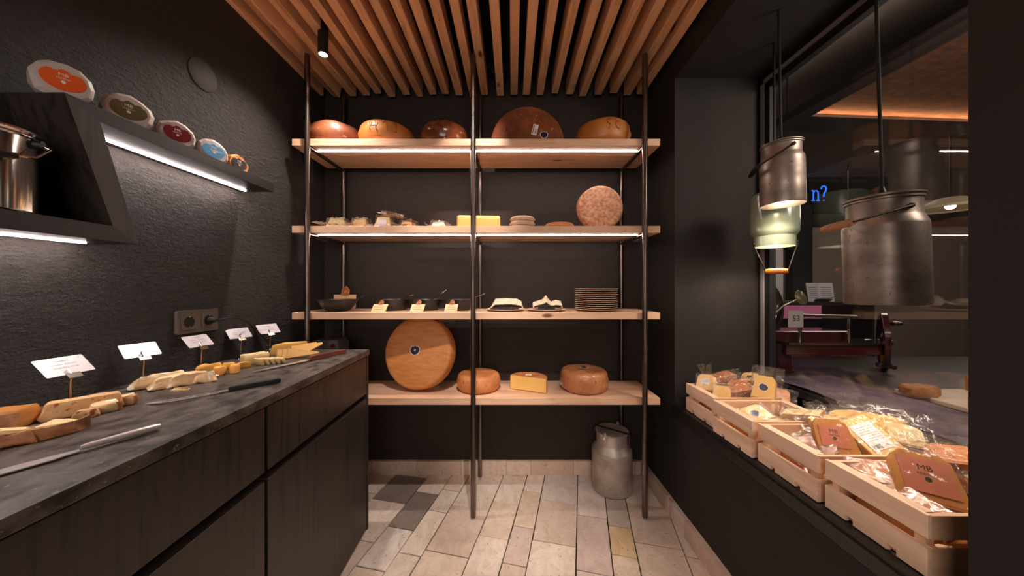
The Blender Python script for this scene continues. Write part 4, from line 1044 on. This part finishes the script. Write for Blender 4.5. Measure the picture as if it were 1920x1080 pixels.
# ------------------------------------------------------------------ pendant lamps made from milk cans
def lamp_light(loc, power, size=.03):
    l = bpy.data.lights.new('bulb_light', 'SPOT'); l.energy = power; l.color = (1, .83, .68); l.shadow_soft_size = size; l.spot_size = 2.5; l.spot_blend = .4
    o = bpy.data.objects.new('bulb_light', l); COL.objects.link(o); o.location = loc; return o
def pendant(name, label, loc, r, h, mt, power, neck=.87, flip=False, rot=(0, 0, 0), hang=None):
    m = T(*loc, *rot)
    if flip:
        t = thing(name, label, 'pendant lamp', mat=m)
        p = [(0, h), (r*.92, h), (r, h-.012), (r, h*.30), (r*.98, h*.25), (r*.86, h*.19), (r*.86, 0), (r*.83, 0), (r*.83, h*.19), (r*.95, h*.27), (r*.95, h-.02), (0, h-.01)]
        MB().lathe(p, 48).build('shade', M[mt], t, True, angle=35)
    else:
        t = thing(name, label, 'pendant lamp', mat=m)
        hs = h*.74; hn = h*.80
        p = [(r*.985, 0), (r, .004), (r*.99, hs*.97), (r*.975, hs), (r*neck*1.02, hn), (r*neck, hn+.004), (r*neck, h*.95), (r*neck+.004, h*.955), (r*neck+.004, h*.97), (r*neck-.002, h*.975),
             (r*neck-.004, h*.95), (r*neck-.003, hn), (r*.955, hs), (r*.968, .004)]
        MB().lathe(p+[p[0]], 52, amp=.0012, nf=16, seed=5).build('shade', M[mt], t, True, angle=30)
        rl = r*neck+.006
        MB().lathe([(0, h*.975), (rl-.004, h*.975), (rl, h*.985), (rl, h*.995), (rl-.006, h*1.005), (rl*.7, h*.999), (0, h*1.0)], 48).build('lid', M[mt], t, True)
    MB().tube([(0, 0, h), (0, 0, h+.012), (0, 0, h+.03)], [.013, .010, .0045], 12).build('cord_grip', M['rubber'], t, True)
    MB().tube([(0, 0, h+.02), (0, 0, 2.295-loc[2])], .0042, 8).build('cord', M['rubber'], t, True)
    z0 = .010 if h < .27 else .06
    MB().lathe([(0, z0+.05), (.02, z0+.045), (.028, z0+.02), (.02, z0), (0, z0-.004)], 20).build('bulb', M['lamp'], t, True)
    MB().lathe([(r*.80, z0+.052), (r*.80, z0+.056), (0, z0+.056), (0, z0+.052)], 32).build('reflector', M['can_white'], t)
    lamp_light((loc[0], loc[1], loc[2]+z0-.012), power)
    return t
big = Vector((1.064, .892, 1.155))
t = pendant('pendant_lamp', 'largest pendant lamp made from an old aluminium milk can', big, .083, .303, 'alu_old', 7, rot=(0, -.03, 0))
def bail(t, r, z, h, pts, grip, gm, gr=.010):
    for s_ in (-1, 1):
        a = pts[0] if s_ == 1 else pts[1]
        MB().lathe([(0, 0), (.007, 0), (.006, .005), (0, .006)], 12, frame(Vector((r*math.cos(a), r*math.sin(a), z)), (math.cos(a), math.sin(a), 0), (0, 0, 1))).build('rivet', M['dark_iron'], t, True)
    q0 = Vector((math.cos(pts[0])*(r+.006), math.sin(pts[0])*(r+.006), z)); q1 = Vector((math.cos(pts[1])*(r+.006), math.sin(pts[1])*(r+.006), z))
    g0, g1 = Vector(grip[0]), Vector(grip[1])
    MB().tube([q0, q0*.35+g0*.65, g0], .0028, 8).build('bail', M['dark_iron'], t, True)
    MB().tube([q1, q1*.35+g1*.65, g1], .0028, 8).build('bail', M['dark_iron'], t, True)
    d = g1-g0
    MB().tube([g0, g0+d*.15, g0+d*.5, g0+d*.85, g1], [gr*.8, gr, gr*1.05, gr, gr*.8], 14).build('grip', M[gm], t, True)
# front bail of the big can: pivot at (1690,380), grip from (1605,405) to (1545,428)
pg0 = at(1604, 412, .80)-big; pg1 = at(1547, 427, .885)-big
bail(t, .083*.87, .262, .295, (-PI/2-.15, PI/2+.1), (pg0, pg1), 'grip_pale')
sm = Vector((1.064, 1.232, 1.526))
t = pendant('pendant_lamp', 'smaller glowing pendant lamp made from a milk can, left of the largest', sm, .071, .240, 'alu_old', 6, rot=(0, -.02, 0))
bail(t, .071*.87, .215, .24, (-PI/2-.1, PI/2), (at(1424, 310, 1.21)-sm, at(1408, 330, 1.28)-sm), 'dark_iron', .009)
gn = Vector((1.168, 1.395, 1.384))
t = pendant('pendant_lamp', 'pale green enamel can pendant lamp hung behind the small one', gn, .087, .235, 'enamel', 6, flip=True)
bail(t, .075, .015, .235, (-.8, PI-.3), (at(1478, 508, 1.36)-gn, at(1436, 509, 1.42)-gn), 'grip_orange', .012)

# ------------------------------------------------------------------ the next room
M['matt_black'] = mat('matt_black', rgb(12, 12, 12), rough=1, spec=0)
M['room_wall'] = mat('taupe_wall', rgb(128, 112, 102), rough=.8)
M['room_ceil'] = mat('pale_ceiling', rgb(146, 132, 122), rgb(138, 124, 114), 40, rough=.8)
M['room_floor'] = mat('dark_floor', rgb(58, 54, 56), rough=.5)
M['white_front'] = mat('white_counter_front', rgb(176, 162, 154), rough=.6)
M['brown_fabric'] = mat('brown_felt', rgb(104, 64, 40), rgb(60, 38, 28), 9, (1, 5, 1), rough=.9, bump=.4, bscale=120)
M['cloth'] = mat('mauve_cloth', rgb(112, 98, 110), rgb(74, 62, 78), 7, rough=.8, bump=.5, bscale=20, bdist=.01)
M['cream'] = mat('cream_board', rgb(206, 184, 164), rough=.55)
M['slicer_red'] = mat('wine_red_enamel', rgb(58, 12, 16), rough=.18, coat=.8)
M['curtain'] = mat('grey_curtain', rgb(120, 108, 98), rough=.9)
M['magenta'] = emit('fridge_glow', (.60, .16, .26, 1), .42)
M['blue_glow'] = emit('blue_letters', (.03, .16, 1, 1), 1.6)
M['warm_led'] = emit('warm_cove_led', (1, .50, .22, 1), 60)
M['shade_cream'] = mat('cream_lampshade', rgb(232, 214, 178), rough=.8)
RX0, RX1, RY0, RY1, RZ = GX+.05, 9.0, -2.2, 8.2, 2.62
struct(MB().box(RX0, RX1, RY0, RY1, -.06, -.001).build('floor', M['room_floor']), 'dark floor of the room beyond the window')
struct(MB().box(RX0, RX1, RY0, RY1, RZ, RZ+.06).build('ceiling', M['room_ceil']), 'pale ceiling of the room beyond the window')
struct(MB().box(RX1, RX1+.1, RY0, RY1, -.06, RZ).build('wall_right', M['room_wall']), 'far side wall beyond the window')
struct(MB().box(RX0, RX1, RY1, RY1+.1, -.06, RZ).build('wall_back', M['room_wall']), 'end wall of the room beyond the window')
struct(MB().box(RX0, RX1, RY0-.1, RY0, -.06, RZ).build('wall_near', M['room_wall']))
struct(MB().box(RX0-.06, RX0, BY+.13, RY1, -.06, RZ).build('wall_left', M['room_wall']))
struct(MB().box(RX0-.06, RX0, RY0, -1.43, -.06, RZ).build('wall_left', M['room_wall']))
struct(MB().box(RX0-.05, RX0, -1.43, BY+.13, RZ, ZC+.06).build('wall_top', M['room_wall']))
light('area_light', 'AREA', (5.0, 4.5, 2.55), (5.0, 4.5, 0), 90, color=(1, .82, .68), shape='RECTANGLE', size=3, size_y=3)
light('area_light', 'AREA', (1.9, .3, 2.1), (2.2, 1.9, .8), 22, color=(1, .84, .72), shape='RECTANGLE', size=.5, size_y=.5)  # unseen fill added to brighten the slicer
light('area_light', 'AREA', (3.6, 1.2, 1.9), (3.2, 2.6, 2.62), 2, color=(1, .84, .72), shape='RECTANGLE', size=.8, size_y=.8)  # unseen uplight added to brighten the ceiling

light('area_light', 'AREA', (1.60, .9, 1.95), (1.50, 1.9, 2.62), 5, color=(1, .84, .72), shape='RECTANGLE', size=.2, size_y=.6)  # unseen uplight added for the dark ceiling strip left of the canopy

# hanging canopy
CZ = 2.27
ca = at(1445, 244, 1.0); kY = (CZ-H)*F/(540-244); cx0 = (1445-960)/F*kY
cn = thing('ceiling_canopy', 'dark hanging canopy with glowing brown felt underside beyond the window', 'ceiling canopy', (cx0, kY, CZ), (0, 0, .06))
q = MB(); q.box(.1, 2.5, -.17, -.14, 0, .006); q.box(0, .10, -2.4, 0, 0, .05); q.box(.1, 2.5, -.14, 0, 0, .05); q.box(2.5, 2.6, -2.4, 0, 0, .05); q.box(.1, 2.5, -2.4, -2.3, 0, .05)
q.build('frame', mat('blue_black_metal', rgb(34, 34, 38), rough=.35), cn)
MB().box(.101, 2.499, -2.299, -.141, .040, .048).build('felt_panel', M['brown_fabric'], cn)
MB().box(.12, 2.48, -.156, -.143, .0065, .011).build('led_strip', M['warm_led'], cn)
for x, y in ((.05, -.07), (2.5, -.07), (.05, -2.3)): MB().tube([(x, y, .05), (x, y, RZ-CZ)], .006, 6).build('hanger_rod', M['black'], cn)

# dark header with the blue letters
hd = at(1505, 332, 4.0); h2 = at(1665, 398, 4.0)
t = thing('header_sign', 'black hanging sign panel with blue glowing letters', 'sign', (hd.x-.6, 4.0, h2.z))
MB().box(0, h2.x-hd.x+.6, 0, .12, 0, RZ-h2.z-.005).build('panel', M['matt_black'], t)
p = at(1525, 376, 3.99)
def stroke_letter(pts_list, r):
    b = MB()
    for pts in pts_list: b.tube([(x, 0, z) for x, z in pts], r, 6)
    return b
s_ = .125   # letter n with slab serifs
nb = stroke_letter([[(.0, .0), (.035, .0)], [(.0, s_), (.018, s_)], [(.018, 0), (.018, s_)], [(.018, s_*.75), (.035, s_*.97), (.06, s_), (.078, s_*.85), (.080, s_*.6), (.080, 0)], [(.062, 0), (.098, 0)]], .0075)
o = nb.build('lettering', M['blue_glow'], t, True); o.location = (p.x-t.location.x-.02, -.012, p.z-t.location.z)
nb = stroke_letter([[(.0, .15), (.004, .178), (.03, .19), (.055, .18), (.064, .155), (.055, .125), (.034, .095), (.030, .055)], [(.030, .012), (.0305, .002)]], .0085)
o = nb.build('lettering', M['blue_glow'], t, True); o.location = (p.x-t.location.x+.10, -.012, p.z-t.location.z-.005)
# second dark band and curtains below
t = thing('curtain', 'grey pleated curtain on the far right beyond the window', 'curtain', (0, 0, 0))
b = MB(); prev = None
for i in range(90):
    u = i/89; X = 5.6+u*3.1; Y = 5.6-.9*u+.05*math.sin(i*.9)
    cur = (b.b.verts.new((X, Y, .9)), b.b.verts.new((X, Y, 2.05)))
    if prev: b.b.faces.new((prev[0], cur[0], cur[1], prev[1]))
    prev = cur
o = b.build('fabric', M['curtain'], t, True); o.modifiers.new('s', 'SOLIDIFY').thickness = .01
MB().tube([(5.55, 5.62, 2.06), (8.75, 4.7, 2.06)], .015, 8).build('rail', M['black'], t, True)
t = thing('partition_panel', 'taupe partition standing behind the slicer beyond the window', 'partition', (2.9, 3.0, 0))
MB().box(-.02, 1.75, 0, .06, 0, 1.78).build('panel', M['room_wall'], t)
MB().box(-.22, -.03, -.01, .07, 0, 2.0).build('edge_post', M['black'], t)
a, b_ = at(1447, 470, 2.9), at(1469, 535, 2.9)
t = MB().box(a.x, b_.x, 2.9, 2.93, .0, a.z+.3).bevel(.003, 1).build('door_jamb', mat('pale_grey_paint', rgb(214, 206, 204), rough=.5))
tag(t, 'pale grey door jamb seen beside the window frame', 'door jamb')
# white counter far
t = thing('service_counter', 'long white service counter with dark plinth in the far room', 'counter', (7.25, 3.2, 0))
MB().box(0, .7, 0, 4.0, .10, .80).build('front', M['white_front'], t)
MB().box(-.05, .75, -.05, 4.05, .80, .86).build('top', M['cream'], t)
MB().box(.03, .7, .02, 3.98, 0, .10).build('plinth', M['black'], t)
# pendant drums
for i, (px, py, Y, r) in enumerate(((1782, 388, 2.5, .20), (1590, 461, 3.6, .10))):
    p = at(px, py, Y)
    t = thing('pendant_lamp', ('wide cream fabric pendant lampshade right of the big can', 'small cream pendant lampshade peeping out left of the big can')[i], 'pendant lamp', p)
    MB().lathe([(r*.35, .07), (r, .0), (r*1.0, -.018), (r*.97, -.018), (r*.97, -.003), (r*.33, .064)], 40).build('shade', M['shade_cream'], t, True)
    MB().tube([(0, 0, .06), (0, 0, RZ-p.z)], .004, 6).build('cord', M['rubber'], t, True)
    MB().lathe([(0, .03), (.025, .02), (.03, 0), (.02, -.015), (0, -.02)], 16).build('bulb', emit('bulb%d' % i, (1, .8, .6, 1), 6), t, True)
# table and slicer just behind the glass
TZ = .70
t = thing('display_table', 'long table behind the window glass covered in mauve cloth', 'table', (1.42, .55, 0))
MB().box(0, 1.9, 0, 1.75, TZ-.04, TZ-.003).build('tabletop', mat('dark_tabletop', rgb(62, 58, 62), rough=.4), t)
for x in (.05, 1.8):
    for y in (.05, 1.65): MB().box(x, x+.05, y, y+.05, 0, TZ-.04).build('leg', M['black'], t)
c_ = MB(); n = 40; g = []
for j in range(n+1):
    g.append([c_.b.verts.new((1.425+.36*i/n, .60+1.15*j/n, TZ+.006+.014*abs(noise.noise(Vector((i*.23, j*.11, 3)))))) for i in range(n+1)])
for j in range(n):
    for i in range(n): c_.b.faces.new((g[j][i], g[j][i+1], g[j+1][i+1], g[j+1][i]))
tag(c_.build('table_cloth', M['cloth'], None, True), 'crumpled mauve cloth lying on the table behind the glass', 'cloth')
tag(MB().box(1.83, 2.75, 1.12, 1.50, TZ-.002, TZ+.018).bevel(.004).build('cutting_board', M['cream']), 'large cream board on the table right of the mauve cloth', 'board')
p = on_z(1778, 722, TZ+.02)
p.y = min(p.y, 1.40)
tag(MB().box(p.x-.02, p.x+.28, p.y-.1, p.y+.08, TZ+.019, TZ+.085).bevel(.006).build('wooden_box', wood('brown_box', 'x', rgb(150, 92, 58), rgb(120, 70, 42), PK)), 'brown wooden box on the cream board', 'box')
p = on_z(1700, 735, TZ+.02)
p.y = min(p.y, 1.40)
tag(MB().prism(rot_rect(.13, .07, .02), TZ+.019, TZ+.065, Matrix.Translation((p.x, p.y, 0)), bevel=.01).build('bread_loaf', M['crust'], None, True), 'small brown loaf lying on the cream board', 'bread')
p = at(1657, 684, 1.85)
t = thing('small_tool', 'black clip tool lying right of the slicer flywheel', 'tool', p)
MB().prism(rot_rect(.075, .03, .01), -.012, .012, bevel=.004).build('body', M['rubber'], t, True)
MB().lathe([(0, 0), (.012, 0), (.012, .03), (0, .03)], 12, T(.03, 0, -.01, PI/2)).build('knob', M['rubber'], t, True)

SYY = 1.92
sp = at(1437, 700, SYY)
sr = thing('meat_slicer', 'wine red flywheel meat slicer with steel blade behind the window', 'slicer', (sp.x, SYY, TZ))
def sl_(px, py, dy=0): q = at(px, py, SYY+dy); return Vector((q.x-sp.x, dy, q.z-TZ))
bl = sl_(1425, 575)
MB().lathe([(.125, -.01), (.150, -.012), (.176, 0), (.176, .012), (.150, .02), (.125, .012), (.125, -.01)], 48, frame(bl, (.25, -1, .1), (0, 0, 1))).build('blade_guard', M['chrome'], sr, True)
MB().lathe([(0, .006), (.05, .012), (.13, .0), (.13, -.004), (0, -.004)], 44, frame(bl, (.25, -1, .1), (0, 0, 1))).build('blade', M['chrome'], sr, True)
MB().box(-.12, .55, .02, .20, sl_(0, 640).z, sl_(0, 622).z).bevel(.01).build('carriage', M['slicer_red'], sr)
a, b_ = sl_(1490, 640), sl_(1625, 660)
MB().box(a.x-.14, b_.x, -.10, .14, b_.z, a.z).bevel(.006).build('body', M['slicer_red'], sr)
MB().box(a.x-.14, b_.x+.02, -.12, .06, a.z, a.z+.012).build('carriage_plate', M['chrome'], sr)
a, b_ = sl_(1502, 592, -.02), sl_(1605, 594, -.02); MB().tube([a, b_], .011, 12).build('guide_rod', M['chrome'], sr, True)
for x in (1500, 1592): MB().tube([sl_(x, 592, -.02), sl_(x, 650, -.02)], .009, 10).build('bracket', M['chrome'], sr, True)
MB().lathe([(0, 0), (.085, 0), (.085, .01), (.075, .012), (.075, .15), (.09, .17), (0, .17)], 36, Matrix.Translation((.06, 0, 0))).build('pedestal', M['slicer_red'], sr, True)
fw = sl_(1656, 640)
MB().lathe([(0, -.012), (.04, -.012), (.05, -.006), (.15, -.004), (.165, -.014), (.176, -.012), (.176, .012), (.165, .014), (.15, .004), (.04, .012), (0, .012)], 48, frame(fw, (.72, -.69, 0), (0, 0, 1))).build('flywheel', M['slicer_red'], sr, True)
MB().tube([fw+Vector((-.12, 0, .0)), fw+Vector((.045, 0, 0))], .014, 12).build('axle', M['chrome'], sr, True)
MB().lathe([(0, 0), (.014, .004), (.017, .03), (.012, .055), (0, .058)], 14, frame(fw+Vector((.015, -.03, .11)), (1, 0, 0), (0, 0, 1))).build('crank_knob', M['chrome'], sr, True)
t = MB().box(0, .085, 0, .003, 0, .095).build('number_plate', M['frame_alu'], sr); q0 = sl_(1478, 614, -.16); t.location = q0
text_obj('53', .045, M['ink'], t, T(.045, -.001, .05, PI/2))
el = sl_(1502, 558, -.05)
MB().lathe([(0, .003), (.060, .002), (.063, 0), (.060, -.002), (0, -.003)], 36, frame(el, (.45, -1, .35), (0, 0, 1)) @ Matrix.Scale(.72, 4, (0, 1, 0))).build('slice_deflector', mat('olive_brass', rgb(170, 160, 110), rough=.25, metal=.8), sr, True)
MB().tube([el, el+Vector((-.06, .05, -.05)), el+Vector((-.10, .07, -.10))], .006, 8).build('arm', M['chrome'], sr, True)

# fridge with black ledge and backlit magenta panel
FY = 2.45
a, b_ = at(1494, 568, FY), at(1640, 655, FY)
t = thing('display_fridge', 'low display fridge with black top and magenta glowing interior', 'display fridge', (a.x-.15, FY, 0))
W = b_.x-a.x+.15
MB().box(0, W, 0, .45, a.z-.02, a.z+.004).build('top', M['black'], t)
MB().box(0, W, .42, .45, .0, a.z-.02).build('back', M['black'], t)
MB().box(0, .02, 0, .42, 0, a.z-.02).build('side', M['black'], t); MB().box(W-.02, W, 0, .42, 0, a.z-.02).build('side', M['black'], t)
MB().box(.02, W-.02, .40, .42, a.z-.16, a.z-.025).build('glow_panel', M['magenta'], t)
MB().box(.02, W-.02, 0.0, .40, a.z-.34, a.z-.32).build('shelf', M['black'], t)
MB().box(0, W, 0, .02, 0, a.z-.32).build('front', wood('cognac_wood', 'x', rgb(140, 78, 34), rgb(96, 50, 22), PK, vary=0), t)
for i, px in enumerate((1537, 1566)):
    p = at(px, 566, FY+.06)
    o = MB().box(-.055, .055, 0, .006, 0, .155).bevel(.001, 1).build('menu_card', M['lab_card'])
    o.location = (p.x, FY+.10+.02*i, a.z+.005); o.rotation_euler = (-.15, 0, (.12, -.1)[i])
    tag(o, ('left', 'right')[i]+' upright menu card on the black fridge top', 'menu card', 'menu cards on the fridge')
    for k in range(6): MB().box(-.04, .035, -.0008, 0, .03+.017*k, .033+.017*k).build('print_line', M['ink'], o)
p = at(1546, 562, FY+.05)
t = thing('small_bowl', 'small black bowl with spoon in front of the menu cards', 'bowl', (p.x, FY+.05, a.z+.0045))
MB().lathe([(0, 0), (.025, 0), (.048, .026), (.045, .026), (.022, .004), (0, .004)], 28).build('body', M['black_ware'], t, True)
MB().tube([(-.01, 0, .012), (.04, 0, .032), (.075, -.01, .045)], .002, 6).build('spoon_handle', M['chrome'], t, True)
